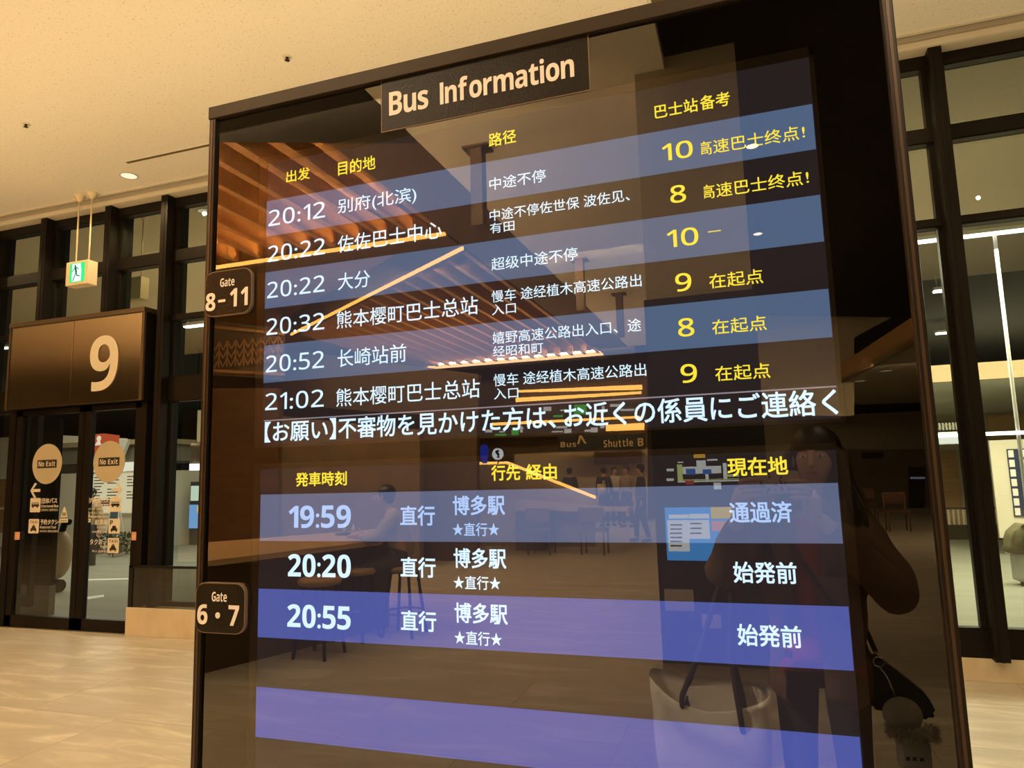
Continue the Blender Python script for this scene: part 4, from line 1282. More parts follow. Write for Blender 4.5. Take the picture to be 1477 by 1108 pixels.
tag(mb.build('blue_lamp', emis('blue_glow', lin((40, 60, 190)), 2.2)), 'small blue glowing lamp on the end of the information counter', 'lamp')
mb = MB()
c3 = rf(866, 728, 12.3)
mb.lathe([(.09, 1.083), (.09, 1.27)], (c3.x, -12.5, 0), 12)
tag(mb.build('paper_holder', mat('amber_box', (0.75, 0.6, 0.3), 0.6)), 'pale yellow paper holder on the information counter end', 'holder')
M_CHAIR = mat('mahogany', (0.13, 0.06, 0.04), 0.5)
def chair(cx, cy, label, back=1, s=1.0, m=M_CHAIR):
    t = thing('chair', label, 'chair', (cx, cy, 0), 'visitor chairs in the hall')
    mb = MB(); mb.box((cx - .24, cy - .23, .42), (cx + .24, cy + .23, .47), bev=.012); mb.build('seat', m, t)
    yb = cy + back * .22
    mb = MB(); mb.box((cx - .24, yb - .02, .60), (cx + .24, yb + .02, .86), bev=.012); mb.build('backrest', m, t)
    for sx in (-1, 1):
        for sy in (-1, 1):
            h = .80 if sy == back else .43
            mb = MB(); mb.tube([(cx + sx * .21, cy + sy * .2, 0), (cx + sx * .21, cy + sy * .21, h)], .016, 8); mb.build('leg', m, t)
    return t
a = rz(823, 782, 0); chair(a.x, -11.75, 'left of two mahogany chairs drawn up to the information counter')
a = rz(887, 784, 0); chair(a.x, -11.75, 'right of two mahogany chairs drawn up to the information counter')
a = rz(1296, 766, 0); chair(a.x, a.y, 'mahogany chair standing alone on the far right floor', back=-1)
a = rz(1263, 756, 0); chair(a.x, a.y - 1.2, 'mahogany chair half hidden behind the photographer hair', back=-1)

# dark timber wall, lattice, bar counter and stools at left
tw = struct(slab([(150, 560), (402, 560), (402, 860), (150, 880)], 9.5, .15, 'wall_left', M_WOODDARK))
struct(slab([(402, 600), (606, 620), (606, 820), (402, 840)], 9.6, .15, 'wall_left', mat('taupe_panel', (0.22, 0.15, 0.09), 0.7, 0, 0.3, ((3, 3, 3), 0.2, (0.16, 0.11, 0.07)))))
struct(slab([(606, 600), (688, 600), (688, 810), (606, 820)], 10.5, .15, 'wall_left', M_SOFFIT))
struct(slab([(150, 470), (690, 540), (690, 605), (150, 565)], 10.6, .15, 'wall_left', M_SOFFIT))
lt = thing('lattice_screen', 'carved timber lattice band with diamond pattern on the dark wall', 'lattice', rf(345, 540, 9.3))
slab([(296, 462), (410, 474), (410, 548), (296, 540)], 9.4, .04, 'backing', M_SOFFIT, par=lt)
slab([(296, 468), (410, 480), (410, 484), (296, 472)], 9.36, .05, 'rail', M_WOOD, par=lt)
slab([(296, 532), (410, 538), (410, 542), (296, 536)], 9.36, .05, 'rail', M_WOOD, par=lt)
mb = MB()
a, b = rf(298, 534, 9.35), rf(408, 482, 9.35)
n = 9
for k in range(n):
    for lay in range(3):
        xa, xb = a.x + (b.x - a.x) * k / n, a.x + (b.x - a.x) * (k + 1) / n
        xm = (xa + xb) / 2
        za = a.z + (b.z - a.z) * (.06 + .3 * lay)
        zb = za + (b.z - a.z) * .3
        for (p, r_) in (((xa, za), (xm, zb)), ((xm, zb), (xb, za)), ((xm, za), (xm, zb - .05))):
            u = V((p[0], -9.35, p[1])); v_ = V((r_[0], -9.35, r_[1]))
            d = (v_ - u).normalized(); nn = V((-d.z, 0, d.x)) * .010
            mb.prism([u + nn, v_ + nn, v_ - nn, u - nn], (0, -.02, 0))
mb.build('lattice', M_WOOD, lt)
bc = thing('bar_counter', 'long pale topped bar counter by the dark timber wall', 'counter', (-5.0, -5.5, 0))
zt = .90
tp = [rz(250, 815, zt), rz(552, 779, zt), rz(560, 762, zt), rz(250, 786, zt)]
mb = MB(); mb.prism([p - V((0, 0, .045)) for p in tp], (0, 0, .045)); mb.build('worktop', mat('pale_oak', (0.52, 0.36, 0.20), 0.45), bc)
bs = [V((p.x - .12, p.y - .36, 0)) for p in (tp[0], tp[1])] + [V((p.x, p.y + .05, 0)) for p in (tp[2], tp[3])]
mb = MB(); mb.prism([bs[0], bs[1], bs[2], bs[3]], (0, 0, zt - .046)); mb.build('base', M_SOFFIT, bc)
c = rz(505, 771, zt)
t = thing('serving_tray', 'round dark serving tray with small bottles on the bar counter', 'tray', c)
mb = MB(); mb.lathe([(.14, zt), (.16, zt + .012), (.15, zt + .016)], (c.x, c.y, 0), 24); mb.build('tray', M_BLACK, t)
for dx in (-.06, .05):
    mb = MB(); mb.lathe([(.02, zt + .017), (.02, zt + .07), (.009, zt + .09), (.009, zt + .11)], (c.x + dx, c.y, 0), 12)
    tag(mb.build('bottle', M_WHITE), 'small pale bottle on the tray, %s' % ('on the bar end side' if dx < 0 else 'nearest the seated man'), 'bottle')
def stool(c, label):
    t = thing('bar_stool', label, 'stool', (c.x, c.y, 0), 'bar stools at the counter')
    mb = MB(); mb.lathe([(.17, .60), (.19, .62), (.19, .645), (.17, .66)], (c.x, c.y, 0), 24); mb.build('seat', mat('oak_seat', (0.42, 0.26, 0.14), 0.5), t)
    for k in range(4):
        a = math.pi / 4 + k * math.pi / 2
        mb = MB(); mb.tube([(c.x + .22 * math.cos(a), c.y + .22 * math.sin(a), 0), (c.x + .13 * math.cos(a), c.y + .13 * math.sin(a), .61)], .015, 8); mb.build('leg', M_BLACK, t)
    mb = MB(); mb.tube([(c.x + .19 * math.cos(k * math.pi / 8), c.y + .19 * math.sin(k * math.pi / 8), .22) for k in range(16)], .009, 6, closed=True); mb.build('foot_ring', M_BLACK, t)
    return t
st1 = rz(463, 834, .65); stool(st1, 'empty bar stool at the bar counter, farther from the seated man')
st2 = rz(516, 820, .65); stool(st2, 'empty bar stool at the bar counter, beside the seated man')

# low ceiling, timber fascia and bulkhead at the right of the hall
zc = 3.35
n1, n2 = rz(1060, 640, zc), rz(1330, 478, zc)
n1 = rz(1090, 611, zc)
f1, f2 = rz(1100, 586, zc), rz(1330, 573, zc)
mb = MB()
A_, B_ = rz(1085, 622, zc), rz(1330, 490, zc)
mb.prism([(0.9, -22.0, zc), (A_.x, A_.y, zc), (B_.x, B_.y, zc), (9, B_.y, zc), (9, -24, zc), (0.9, -24, zc)], (0, 0, .1))
struct(mb.build('ceiling', mat('grey_soffit', (0.30, 0.27, 0.21), 0.85)))
A_ = V((0.9, A_.y - (A_.x - 0.9) * (B_.y - A_.y) / (B_.x - A_.x), zc))
mb = MB(); mb.prism([A_, B_, B_ + V((0, 0, .42)), A_ + V((0, 0, .42))], (.03, -.06, 0))
struct(mb.build('trim_41', M_WOOD))
struct(slab([(1088, 455), (1285, 458), (1232, 487), (1232, 600), (1088, 600)], 16.0, .12, 'wall_back', M_BEIGE))
for i, (px, py) in enumerate(((1240, 550), (1278, 535))):
    p = rz(px, py, zc)
    downlight(p.x, p.y, zc, .09, 'downlight in the low grey ceiling, %s' % ('nearer the back wall' if i == 0 else 'nearer the timber fascia'))
slab([(1243, 653), (1274, 652), (1274, 661), (1243, 662)], 23.0, .1, 'sign_box', M_BLACK, 'small black sign box high on the far right wall', 'sign')
t = thing('display_stand', 'tall narrow black display stand at the far right wall', 'display', rf(1320, 735, 21.0))
slab([(1311, 674), (1334, 674), (1334, 733), (1311, 733)], 21.0, .12, 'case', M_BLACK, par=t)
slab([(1313, 688), (1334, 688), (1334, 691), (1313, 691)], 20.98, .02, 'lit_strip', emis('strip_grey', lin((160, 165, 180)), 1.2), par=t)
struct(slab([(1180, 648), (1360, 648), (1360, 765), (1180, 765)], 26.5, .1, 'wall_back', mat('brown_dado', (0.11, 0.085, 0.06), 0.8)))

# ================================================================== people
def skin_bm(J, edges, root, levels=2):
    """grow a limb surface over a joint graph; J = {name: (pos, radius)}; returns a bmesh"""
    names = list(J)
    me = bpy.data.meshes.new('body')
    me.from_pydata([J[n][0] for n in names], [(names.index(a), names.index(b)) for a, b in edges], [])
    ob = bpy.data.objects.new('body', me)
    COL.objects.link(ob)
    ob.modifiers.new('skin', 'SKIN').use_smooth_shade = True
    sv = me.skin_vertices[0].data
    for i, n in enumerate(names):
        r = J[n][1]
        sv[i].radius = (r, r) if not isinstance(r, tuple) else r
        sv[i].use_root = (n == root)
    ss = ob.modifiers.new('sub', 'SUBSURF')
    ss.levels = ss.render_levels = levels
    bpy.context.view_layer.update()
    ev = bpy.data.meshes.new_from_object(ob.evaluated_get(bpy.context.evaluated_depsgraph_get()))
    bm = bmesh.new()
    bm.from_mesh(ev)
    bpy.data.meshes.remove(ev)
    bpy.data.objects.remove(ob)
    bpy.data.meshes.remove(me)
    for f in bm.faces:
        f.smooth = True
        f.material_index = 0
    return bm
def bm_obj(bm, name, mats, parent):
    mb = MB(); mb.bm.free(); mb.bm = bm
    return mb.build(name, mats, parent)
M_SKIN = mat('skin', (0.56, 0.34, 0.23), 0.55)
M_HAIR = mat('black_hair', (0.012, 0.009, 0.008), 0.38)
M_LIPS = mat('lips', (0.40, 0.14, 0.12), 0.5)
M_EYEW = mat('eye_white', (0.7, 0.68, 0.65), 0.3)
LIMBS = [('pelvis', 'waist'), ('waist', 'chest'), ('chest', 'nape'), ('nape', 'neck'), ('neck', 'jaw'), ('jaw', 'skull'), ('skull', 'crown'),
         ('chest', 'shL'), ('shL', 'elL'), ('elL', 'wrL'), ('chest', 'shR'), ('shR', 'elR'), ('elR', 'wrR'),
         ('pelvis', 'hipL'), ('hipL', 'knL'), ('knL', 'anL'), ('anL', 'toL'), ('pelvis', 'hipR'), ('hipR', 'knR'), ('knR', 'anR'), ('anR', 'toR')]
def stand(o, yaw=0.0, s=1.0, over=None):
    """joints of a standing figure, feet at o, facing +y turned by yaw"""
    J = dict(pelvis=((0, 0, .90), .125), waist=((0, 0, 1.04), .108), chest=((0, -.005, 1.24), .118), nape=((0, -.015, 1.375), .062), neck=((0, -.005, 1.42), .047),
             jaw=((0, .025, 1.475), .060), skull=((0, .015, 1.545), .083), crown=((0, .0, 1.595), .060),
             shL=((-.155, -.005, 1.325), .055), elL=((-.20, -.03, 1.06), .040), wrL=((-.21, .03, .83), .027),
             shR=((.155, -.005, 1.325), .055), elR=((.20, -.03, 1.06), .040), wrR=((.21, .03, .83), .027),
             hipL=((-.085, 0, .80), .088), knL=((-.095, .015, .47), .056), anL=((-.10, -.01, .085), .037), toL=((-.11, .13, .035), .034),
             hipR=((.085, 0, .80), .088), knR=((.095, .015, .47), .056), anR=((.10, -.01, .085), .037), toR=((.11, .13, .035), .034))
    for k, v in (over or {}).items():
        J[k] = v if isinstance(v[0], (tuple, list)) else (v, J[k][1])
    c, sn = math.cos(yaw), math.sin(yaw)
    return {k: (V((o[0] + s * (p[0] * c - p[1] * sn), o[1] + s * (p[0] * sn + p[1] * c), o[2] + s * p[2])), r * s) for k, (p, r) in J.items()}
def fwd(yaw):
    return V((-math.sin(yaw), math.cos(yaw), 0))
def add_face(mb, J, yaw, s=1.0):
    """nose, eyes, mouth and ears on the head of a figure"""
    F = fwd(yaw); S = V((math.cos(yaw), math.sin(yaw), 0))
    h = J['skull'][0]
    front = h + F * (.083 * s)
    mb.blob(front + V((0, 0, -.03 * s)) + F * .008 * s, (.013 * s, .016 * s, .018 * s), 2)
    mb.tube([front + V((0, 0, .008 * s)) - F * .004 * s, front + V((0, 0, -.028 * s)) + F * .010 * s], [.006 * s, .010 * s], 8)
    for k in (-1, 1):
        e = front + S * (.031 * k * s) - F * .014 * s
        mb.blob(e - F * .003 * s, (.013 * s, .010 * s, .0055 * s), 2, mi=1)
        mb.blob(e + F * .003 * s, .0052 * s, 2, mi=2)
        mb.tube([e + S * (-.017 * s) + V((0, 0, .017 * s)) + F * .006 * s, e + V((0, 0, .022 * s)) + F * .009 * s, e + S * .017 * s + V((0, 0, .017 * s)) + F * .006 * s], .003 * s, 6, mi=2)
        mb.blob(h + S * (.083 * k * s) + V((0, 0, -.015 * s)), (.010 * s, .018 * s, .028 * s), 2)
    mb.blob(front + V((0, 0, -.062 * s)) - F * .006 * s, (.022 * s, .010 * s, .007 * s), 2, mi=3)
def hand(mb, wrist, d, up, s=1.0, curl=.5, side=1):
    """relaxed hand: palm, four fingers of unequal length and a thumb; d = finger direction, up = back of the hand"""
    d = V(d).normalized(); up = (V(up) - d * V(up).dot(d)).normalized(); sd = d.cross(up) * side
    palm = wrist + d * .05 * s
    mb.tube([wrist - d * .01 * s, wrist + d * .03 * s, wrist + d * .085 * s], [.024 * s, .034 * s, .030 * s], 12)
    for k, L in enumerate((.070, .080, .074, .058)):
        b = wrist + d * .078 * s + sd * (.0285 - .019 * k) * s
        p1 = b + (d * math.cos(curl * .5) - up * math.sin(curl * .5)) * L * .45 * s
        p2 = p1 + (d * math.cos(curl * 1.5) - up * math.sin(curl * 1.5)) * L * .32 * s
        p3 = p2 + (d * math.cos(curl * 2.3) - up * math.sin(curl * 2.3)) * L * .25 * s
        mb.tube([b - d * .02 * s, b, p1, p2, p3], [.009 * s, .0095 * s, .0088 * s, .0078 * s, .0055 * s], 8)
    t0 = wrist + d * .025 * s + sd * .026 * s
    t1 = t0 + (d * .6 + sd * .8).normalized() * .035 * s
    t2 = t1 + (d * .9 + sd * .3 - up * .3).normalized() * .028 * s
    mb.tube([t0 - sd * .01 * s, t0, t1, t2], [.012 * s, .0125 * s, .0105 * s, .007 * s], 8)
def grow(J, keys, dr):
    return {k: (J[k][0], J[k][1] + dr) for k in keys}
def sub_edges(keys):
    return [(a, b) for a, b in LIMBS if a in keys and b in keys]
def figure(label, J, yaw, top_m, bottom_m, hair='short', s=1.0, skirt=False, hands=None, extra=None):
    root = thing('person', label, 'person', (J['pelvis'][0].x, J['pelvis'][0].y, min(J['anL'][0].z, J['anR'][0].z) - .085 * s))
    mb = MB(); mb.bm.free()
    mb.bm = skin_bm(J, LIMBS, 'pelvis')
    add_face(mb, J, yaw, s)
    F = fwd(yaw)
    for k, sd in (('L', 1), ('R', -1)):
        if hands and k in hands:
            hands[k](mb)
        else:
            d = (J['wr' + k][0] - J['el' + k][0]).normalized()
            hand(mb, J['wr' + k][0], d, V((-sd, 0, 0)) if abs(d.x) < .8 else V((0, 0, 1)), s, .5, sd)
    mb.build('body', [M_SKIN, M_EYEW, M_HAIR, M_LIPS], root)
    keys = ['pelvis', 'hipL', 'knL', 'anL', 'hipR', 'knR', 'anR', 'waist']
    b = skin_bm(grow(J, keys, .014 * s), sub_edges(keys), 'pelvis')
    bm_obj(b, 'trousers', bottom_m, root)
    keys = ['pelvis', 'waist', 'chest', 'nape', 'shL', 'elL', 'wrL', 'shR', 'elR', 'wrR']
    G = grow(J, keys, .022 * s)
    G['wrL'] = (J['wrL'][0].lerp(J['elL'][0], .12), J['wrL'][1] + .014 * s); G['wrR'] = (J['wrR'][0].lerp(J['elR'][0], .12), J['wrR'][1] + .014 * s)
    G['nape'] = (J['nape'][0] - V((0, 0, .012)), J['nape'][1] + .006 * s)
    b = skin_bm(G, sub_edges(keys), 'pelvis')
    bm_obj(b, 'jacket', top_m, root)
    for k in 'LR':
        m2 = MB()
        a, t_ = J['an' + k][0], J['to' + k][0]
        m2.tube([a + (a - t_) * .25 - V((0, 0, .042 * s)), a - V((0, 0, .035 * s)), a.lerp(t_, .6) - V((0, 0, .012 * s)), t_ + (t_ - a) * .12], [.034 * s, .044 * s, .043 * s, .028 * s], 12)
        m2.build('shoe', M_BLACK, root)
    m2 = MB()
    h = J['skull'][0]
    m2.blob(h + V((0, 0, .026 * s)) - F * .034 * s, (.094 * s, .094 * s, .092 * s), 3)
    if hair == 'short':
        m2.blob(h - F * .04 * s - V((0, 0, .03 * s)), (.075 * s, .06 * s, .06 * s), 3)
    m2.build('hair', M_HAIR, root)
    return root

# ---- the photographer, standing behind the camera with the phone held up
PXC, PYC = 0.20, -1.80
YAWP = 0.22
PJ = stand((PXC, PYC, 0), YAWP, 1.0, dict(elL=((-.335, .11, 1.075), .042), wrL=((-.215, .385, 1.325), .027), elR=((.325, .14, 1.03), .042), wrR=((.065, .385, 1.32), .027),
      jaw=((.04, .035, 1.47), .060), skull=((.045, .03, 1.54), .083), crown=((.045, .01, 1.59), .060), neck=((.02, .0, 1.42), .047)))
# exact wrists beside the phone
PJ['wrL'] = (V((-.052, -1.392, 1.345)), .027)
PJ['wrR'] = (V((.195, -1.398, 1.335)), .027)
PH = (-.014, .150, 1.410, 1.488)      # phone outline x0 x1 z0 z1, its back at y = -1.306
def hold_left(mb):
    w_ = PJ['wrL'][0]
    mb.tube([w_ - V((0, .008, .01)), w_ + V((.004, .03, .035)), w_ + V((.012, .062, .075))], [.025, .034, .026], 12)
    for k in range(4):
        z = 1.400 + .019 * k
        mb.tube([V((-.044, -1.345, z - .012)), V((-.034, -1.322, z)), V((-.022, -1.301, z + .003)), V((.006 + .006 * (k % 2), -1.2965, z + .006)), V((.022 + .006 * (k % 2), -1.2975, z + .008))], [.0095, .0095, .009, .008, .0055], 8)
    mb.tube([V((-.036, -1.375, 1.385)), V((-.022, -1.352, 1.402)), V((.004, -1.330, 1.425)), V((.018, -1.324, 1.437))], [.013, .0125, .0105, .007], 8)
def hold_right(mb):
    w_ = PJ['wrR'][0]
    mb.tube([w_ - V((0, .008, .01)), w_ + V((-.008, .03, .03)), w_ + V((-.016, .06, .07))], [.025, .034, .026], 12)
    for k in range(4):
        z = 1.392 + .0185 * k
        mb.tube([V((.182, -1.345, z - .012)), V((.171, -1.322, z)), V((.158, -1.301, z + .003)), V((.130 - .006 * (k % 2), -1.2965, z + .004)), V((.113 - .006 * (k % 2), -1.2975, z + .006))], [.0095, .0095, .009, .008, .0055], 8)
    mb.tube([V((.178, -1.375, 1.38)), V((.162, -1.352, 1.396)), V((.137, -1.330, 1.418)), V((.122, -1.324, 1.43))], [.013, .0125, .0105, .007], 8)
photog = thing('person', 'long haired person in brown coat and red top photographing the kiosk', 'person', (PXC, PYC, 0))
mb = MB(); mb.bm.free(); mb.bm = skin_bm(PJ, LIMBS, 'pelvis')
add_face(mb, PJ, YAWP)
hold_left(mb); hold_right(mb)
mb.build('body', [M_SKIN, M_EYEW, M_HAIR, M_LIPS], photog)
keys = ['pelvis', 'waist', 'chest', 'nape']
G = grow(PJ, keys, .016); G['pelvis'] = (PJ['pelvis'][0] - V((0, 0, .01)), .150); G['low'] = (PJ['pelvis'][0] - V((0, 0, .08)), .135); G['nape'] = (PJ['nape'][0] - V((0, 0, .045)), .085)
bm_obj(skin_bm(G, sub_edges(keys) + [('pelvis', 'low')], 'pelvis'), 'red_top', mat('red_cloth', (0.34, 0.030, 0.022), 0.8), photog)['label'] = 'red top'
keys = ['pelvis', 'waist', 'hipL', 'knL', 'anL', 'hipR', 'knR', 'anR']
G = grow(PJ, keys, .018); G['pelvis'] = (PJ['pelvis'][0] - V((0, 0, .02)), .135); G['waist'] = (PJ['pelvis'][0] + V((0, 0, .05)), .118)
bm_obj(skin_bm(G, sub_edges(keys), 'pelvis'), 'trousers', mat('black_cloth', (0.012, 0.011, 0.012), 0.85), photog)
# coat: sleeves and open body with a flared hem
keys = ['waist', 'chest', 'nape', 'shL', 'elL', 'wrL', 'shR', 'elR', 'wrR']
G = grow(PJ, keys, .034)
for k in 'LR':
    G['wr' + k] = (PJ['wr' + k][0].lerp(PJ['el' + k][0], .16), .048)
    G['el' + k] = (PJ['el' + k][0] - V((0, 0, .03)), .078)
    G['sh' + k] = (PJ['sh' + k][0], .078)
G['nape'] = (PJ['nape'][0] - V((0, 0, .015)), .072)
G['pelvis'] = (PJ['pelvis'][0], .190)
G['hem'] = (PJ['pelvis'][0] - V((0, 0, .32)), .235)
b = skin_bm(G, sub_edges(keys + ['pelvis']) + [('pelvis', 'hem')], 'pelvis')
Fp = fwd(YAWP); Sp = V((math.cos(YAWP), math.sin(YAWP), 0))
rm = []
for f in b.faces:
    c = f.calc_center_median(); r_ = c - V((PXC, PYC, 0))
    wdt = .055 + max(0, 1.30 - c.z) * .03
    if r_.dot(Fp) > .03 and abs(r_.dot(Sp)) < wdt and c.z < 1.33:
        rm.append(f)
    elif c.z < PJ['pelvis'][0].z - .29:
        rm.append(f)
bmesh.ops.delete(b, geom=rm, context='FACES')
for v in b.verts:
    v.co += v.normal * (math.sin(v.co.z * 40 + v.co.x * 25) * .004 + math.sin(v.co.x * 33 - v.co.z * 17 + v.co.y * 21) * .004)
coat = bm_obj(b, 'coat', mat('brown_coat', (0.135, 0.075, 0.042), 0.75, 0, 0.3, ((9, 9, 9), 0.2, (0.09, 0.05, 0.03))), photog)
sm = coat.modifiers.new('thickness', 'SOLIDIFY'); sm.thickness = .006; sm.offset = 0
for k in (-1, 1):
    mb = MB()
    a = V((PXC, PYC, 0)) + Fp * .135 + Sp * (.055 * k)
    mb.prism([a + V((0, 0, 1.30)) - Fp * .02, a + Sp * (.075 * k) + V((0, 0, 1.22)) - Fp * .015, a + Sp * (.05 * k) + V((0, 0, 1.15)), a + V((0, 0, 1.08))], Fp * .012)
    mb.build('lapel', MATS['brown_coat'], coat)
for k in range(3):
    mb = MB(); c = V((PXC, PYC, 1.06 - .13 * k)) + Fp * (.165 + .01 * k) - Sp * .075
    mb.blob(c, (.011, .008, .011), 2); mb.build('button', M_VINYLBLACK, coat)
for k in 'LR':
    m2 = MB(); a, t_ = PJ['an' + k][0], PJ['to' + k][0]
    m2.tube([a + (a - t_) * .25 - V((0, 0, .042)), a - V((0, 0, .035)), a.lerp(t_, .6) - V((0, 0, .012)), t_ + (t_ - a) * .12], [.034, .044, .043, .028], 12)
    m2.build('shoe', M_BLACK, photog)
# long loose hair
hs = PJ['skull'][0]
mb = MB()
mb.blob(hs + V((0, 0, .030)) - Fp * .040, (.099, .100, .098), 3)
rr = random.Random(3)
for k in range(64):
    side = 1 if k % 5 < 3 else -1
    a = rr.uniform(.0, 1.0)
    bk = rr.uniform(-.035, .075)
    st_ = hs + V((0, 0, .095 - .02 * a)) + Sp * (side * .045 * a) - Fp * (.02 + bk * .6)
    md = hs + Sp * (side * (.088 + .012 * a)) - Fp * (.02 + bk) + V((0, 0, .01))
    lo0 = hs + Sp * (side * (.095 + .025 * a)) - Fp * bk - V((0, 0, .11))
    lo1 = hs + Sp * (side * (.115 + .06 * a)) - Fp * (bk - .02) - V((0, 0, .23))
    lo2 = hs + Sp * (side * (.135 + .085 * a + rr.uniform(-.015, .015))) - Fp * (bk - .05) - V((0, 0, .29 + rr.uniform(.02, .17)))
    mb.tube([st_, md, lo0, lo1, lo2], [.012, .016, .017, .014, .003], 6)
mb.blob(hs - Fp * .075 - V((0, 0, .12)), (.108, .055, .20), 3)
mb.build('hair', M_HAIR, photog)

# phone with spotted case
ph = thing('phone', 'phone in a pale spotted case held up by the photographer', 'phone', ((PH[0] + PH[1]) / 2, -1.311, PH[2]))
mb = MB(); rbox(mb, PH[0], PH[1], PH[2], PH[3], -1.316, .012, .009); mb.build('case', mat('beige_case', (0.52, 0.36, 0.25), 0.4), ph)
mb = MB(); rr = random.Random(9)
for k in range(22):
    x, z = rr.uniform(PH[0] + .035, PH[1] - .01), rr.uniform(PH[2] + .008, PH[3] - .008)
    mb.disc((x, -1.3066, z), rr.uniform(.003, .006), 'y', 10, 0, .0005, rr.uniform(.003, .007))
mb.build('spots', mat('dark_spots', (0.05, 0.03, 0.02), 0.5), ph)
mb = MB(); rbox(mb, PH[0] + .004, PH[0] + .026, PH[3] - .05, PH[3] - .004, -1.307, .006, .0035); mb.build('lens_block', M_BLACK, ph)
mb = MB(); mb.box((PH[0] + .006, -1.3168, PH[2] + .004), (PH[1] - .006, -1.3158, PH[3] - .004)); mb.build('screen', emis('phone_screen', (0.30, 0.22, 0.14), 0.6), ph)

# white canvas tote on her arm
tote = thing('tote_bag', 'large white canvas tote bag with dark handles hanging from the photographer arm', 'bag', (-.22, -1.74, .12))
def tote_bm():
    bm = bmesh.new()
    nu, nv = 44, 16
    rings = []
    for j in range(nv + 1):
        t_ = j / nv
        z = .14 + t_ * .50
        ring = []
        for i in range(nu):
            a = 2 * math.pi * i / nu
            ca, sa = math.cos(a), math.sin(a)
            hx, hy_ = .205 + .028 * t_, .075 + .02 * math.sin(t_ * 3)
            x = hx * math.copysign(abs(ca) ** .55, ca)
            y = hy_ * math.copysign(abs(sa) ** .7, sa)
            if t_ > .55:
                k = (t_ - .55) / .45
                sag = .075 * (1 - (x / hx) ** 2) if sa > 0 else -.01
                zz = z - sag * k + .05 * k * max(0, -x / hx - .2)
            else:
                zz = z
            y += .010 * math.sin(x * 38 + z * 20) * t_ + .012 * math.sin(z * 27 + x * 14)
            ring.append(bm.verts.new((-.222 + x, -1.735 + y, zz)))
        rings.append(ring)
    for a, b_ in zip(rings, rings[1:]):
        for i in range(nu):
            f = bm.faces.new((a[i], a[(i + 1) % nu], b_[(i + 1) % nu], b_[i])); f.smooth = True
    bm.faces.new(list(reversed(rings[0])))
    bmesh.ops.solidify(bm, geom=bm.faces[:], thickness=.004)
    return bm
bm_obj(tote_bm(), 'bag_body', mat('canvas', (0.80, 0.74, 0.64), 0.9, 0, 0.2, ((60, 60, 60), .3, (0.74, 0.68, 0.58))), tote)
ela = PJ['elL'][0].lerp(PJ['wrL'][0], .12)
for y, dx in ((-1.655, .0), (-1.815, .01)):
    mb = MB()
    mb.tube([(-.33 + dx, y, .52), (-.32 + dx, y, .62), (-.24, (y - 1.68) / 2, .80), (ela.x - .02, ela.y, ela.z - .075), (ela.x, ela.y, ela.z + .082), (ela.x + .03, ela.y, ela.z - .06), (-.13, (y - 1.68) / 2, .78), (-.11 + dx, y, .60), (-.10 + dx, y, .50)], .011, 8)
    mb.build('handle', mat('black_cloth', (0.012, 0.011, 0.012), 0.85), tote)
# black shoulder bag and fluffy charm
hb = thing('shoulder_bag', 'small black shoulder bag with crossbody strap on the photographer hip', 'bag', (.47, -1.74, .60))
mb = MB(); mb.prism([(.36, -1.79, .79), (.385, -1.79, .80), (.55, -1.79, .66), (.575, -1.79, .60), (.55, -1.79, .575), (.36, -1.79, .60)], (0, .07, 0))
bmesh.ops.bevel(mb.bm, geom=mb.bm.edges[:], offset=.012, segments=2, affect='EDGES')
mb.build('bag_body', mat('black_leather', (0.008, 0.007, 0.007), 0.45), hb)
mb = MB()
mb.tube([V((.37, -1.74, .79)), V((PXC, PYC, 0)) + Fp * .165 + Sp * .11 + V((0, 0, .95)), V((PXC, PYC, 0)) + Fp * .175 + Sp * .02 + V((0, 0, 1.10)), V((PXC, PYC, 0)) + Fp * .14 - Sp * .09 + V((0, 0, 1.28)), V((PXC, PYC, 0)) - Sp * .10 + V((0, 0, 1.405)), V((PXC, PYC, 0)) - Fp * .16 - Sp * .05 + V((0, 0, 1.25)), V((PXC, PYC, 0)) - Fp * .19 + Sp * .10 + V((0, 0, 1.0)), V((.40, -1.80, .79))], .010, 8)
mb.build('strap', MATS['black_leather'], hb)
mb = MB(); mb.tube([(.395 + .018 * math.cos(k * math.pi / 6), -1.71, .775 + .018 * math.sin(k * math.pi / 6)) for k in range(12)], .0035, 6, closed=True)
mb.build('ring', mat('steel', (0.5, 0.5, 0.5), 0.25, 1.0), hb)
ch = thing('pouch_charm', 'small grey pouch with fluffy fur band dangling from the black shoulder bag', 'bag charm', (.49, -1.70, .42))
mb = MB(); mb.blob((.455, -1.69, .60), (.066, .035, .062), 3); mb.build('cap', mat('grey_felt', (0.22, 0.19, 0.16), 0.9), ch)
mb = MB(); mb.box((.425, -1.715, .42), (.535, -1.665, .56), bev=.018); mb.build('pouch', mat('grey_felt', (0.22, 0.19, 0.16), 0.9), ch)
mb = MB(); rr = random.Random(12)
for k in range(420):
    a = rr.uniform(0, 2 * math.pi)
    c = V((.482 + .070 * math.cos(a), -1.69 + .036 * math.sin(a), .545 + rr.uniform(-.025, .025)))
    d = V((math.cos(a), math.sin(a), rr.uniform(-.8, .6))).normalized() * rr.uniform(.018, .034)
    n = d.orthogonal().normalized() * .004
    mb.face([c - n, c + n, c + d])
mb.build('fur_band', mat('beige_fur', (0.42, 0.35, 0.27), 0.95), ch)
mb = MB()
for k in range(3):
    x = .455 + .022 * k
    mb.tube([(x - .006, -1.663, .455), (x + .006, -1.663, .467)], .002, 5); mb.tube([(x - .006, -1.663, .467), (x + .006, -1.663, .455)], .002, 5)
mb.build('stitch_crosses', M_BLACK, ch)
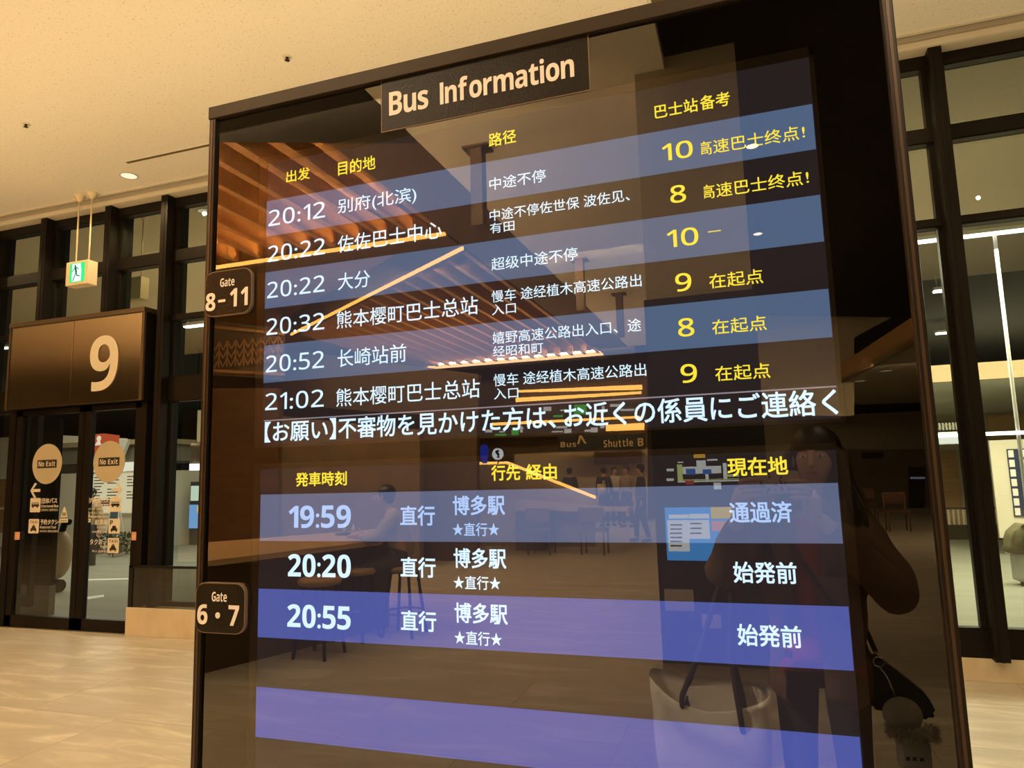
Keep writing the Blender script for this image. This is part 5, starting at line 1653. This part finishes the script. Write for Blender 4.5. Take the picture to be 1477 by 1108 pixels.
mb = MB(); mb.tube([(.398, -1.705, .757), (.42, -1.70, .72), (.44, -1.695, .655)], .004, 6); mb.build('chain', MATS['steel'], ch)

# ---- man on a stool at the bar counter
c = rf(584, 800, 5.0)
sp_ = V((c.x, c.y, 0))
yw = math.radians(70)
SJ = stand((sp_.x, sp_.y, -.20), yw, 1.0, dict(hipL=((-.09, .04, .88), .088), knL=((-.10, .42, .84), .058), anL=((-.10, .40, .45), .037), toL=((-.10, .52, .40), .034),
      hipR=((.09, .04, .88), .088), knR=((.10, .42, .84), .058), anR=((.10, .40, .45), .037), toR=((.10, .52, .40), .034),
      waist=((0, .03, 1.06), .108), chest=((0, .09, 1.25), .118), nape=((0, .12, 1.375), .062), neck=((0, .15, 1.42), .047), jaw=((0, .20, 1.46), .060), skull=((0, .20, 1.53), .083), crown=((0, .185, 1.58), .060),
      shL=((-.155, .09, 1.325), .055), elL=((-.22, .24, 1.12), .040), wrL=((-.10, .42, 1.15), .027), shR=((.155, .09, 1.325), .055), elR=((.22, .24, 1.12), .040), wrR=((.10, .42, 1.15), .027)))
figure('dark haired man in pale jacket sitting on a bar stool at the bar counter', SJ, yw, mat('pale_jacket', (0.36, 0.28, 0.19), 0.85), mat('dark_trousers', (0.05, 0.04, 0.035), 0.85))
stool(V((sp_.x, sp_.y, 0)), 'bar stool under the seated man at the bar counter')
# ---- people farther off
def walker(px, py, Y, label, top, bottom, yaw, s=1.0, step=.12):
    p = rf(px, py, Y)
    J = stand((p.x, p.y, 0.005), yaw, s, dict(anL=((-.10, step, .085), .037), toL=((-.11, step + .14, .035), .034), anR=((.10, -step, .085), .037), toR=((.11, -step + .14, .035), .034), knL=((-.095, step * .7 + .03, .47), .056), knR=((.095, -step * .3 + .02, .47), .056)))
    figure(label, J, yaw, top, bottom, s=s)
D1 = mat('charcoal_cloth', (0.05, 0.045, 0.045), 0.85)
D2 = mat('tan_cloth', (0.30, 0.22, 0.14), 0.85)
D3 = mat('navy_cloth', (0.03, 0.035, 0.06), 0.85)
D4 = mat('white_cloth', (0.55, 0.50, 0.44), 0.85)
walker(926, 740, 14.0, 'person in charcoal jacket walking in front of the tan column', D1, D1, 1.3)
walker(905, 720, 18.0, 'person in tan jacket and dark trousers in the far hall', D2, D1, 0.4, step=.05)
walker(888, 720, 18.6, 'person in white jacket in the far hall crowd', D4, D3, -.5, step=.05)
walker(872, 720, 18.2, 'person in navy jacket and navy trousers in the far hall', D3, D3, 2.6, step=.06)
walker(823, 720, 18.8, 'person in navy jacket and tan trousers in the far hall', D3, D2, 3.0, step=.04)
walker(698, 720, 13.8, 'staff member in charcoal jacket and tan trousers behind the information counter wall', D1, D2, 0.2, step=.02)
# ---- person outside by the notice board
p = at(131, 712, 9.2)
J = stand((p.x, p.y, p.z - 1.545), math.pi + .3, 1.0)
figure('dark haired person in beige jacket standing outside the right glass door', J, math.pi + .3, mat('beige_cloth', (0.45, 0.33, 0.20), 0.85), D1)

# repeats share a group
for base, g in (('strip_light', 'strip lights under the stand canopy'), ('downlight', 'recessed downlights'), ('sprinkler', 'ceiling sprinklers'), ('cove_light', 'amber cove lights'),
                ('ceiling_post', 'posts hanging from the ceiling'), ('pendant_light', 'pendant downlights in the void'), ('sliding_door', 'gate 9 sliding doors'), ('slatted_barrier', 'slatted barriers outside'), ('bottle', 'bottles on the tray')):
    for o in COL.objects:
        if o.parent is None and o.name.split('.')[0] == base:
            o['group'] = g
for o in COL.objects:
    if o.parent is None and o.get('label', '').find('in the far hall') > 0:
        o['group'] = 'people standing in the far hall'
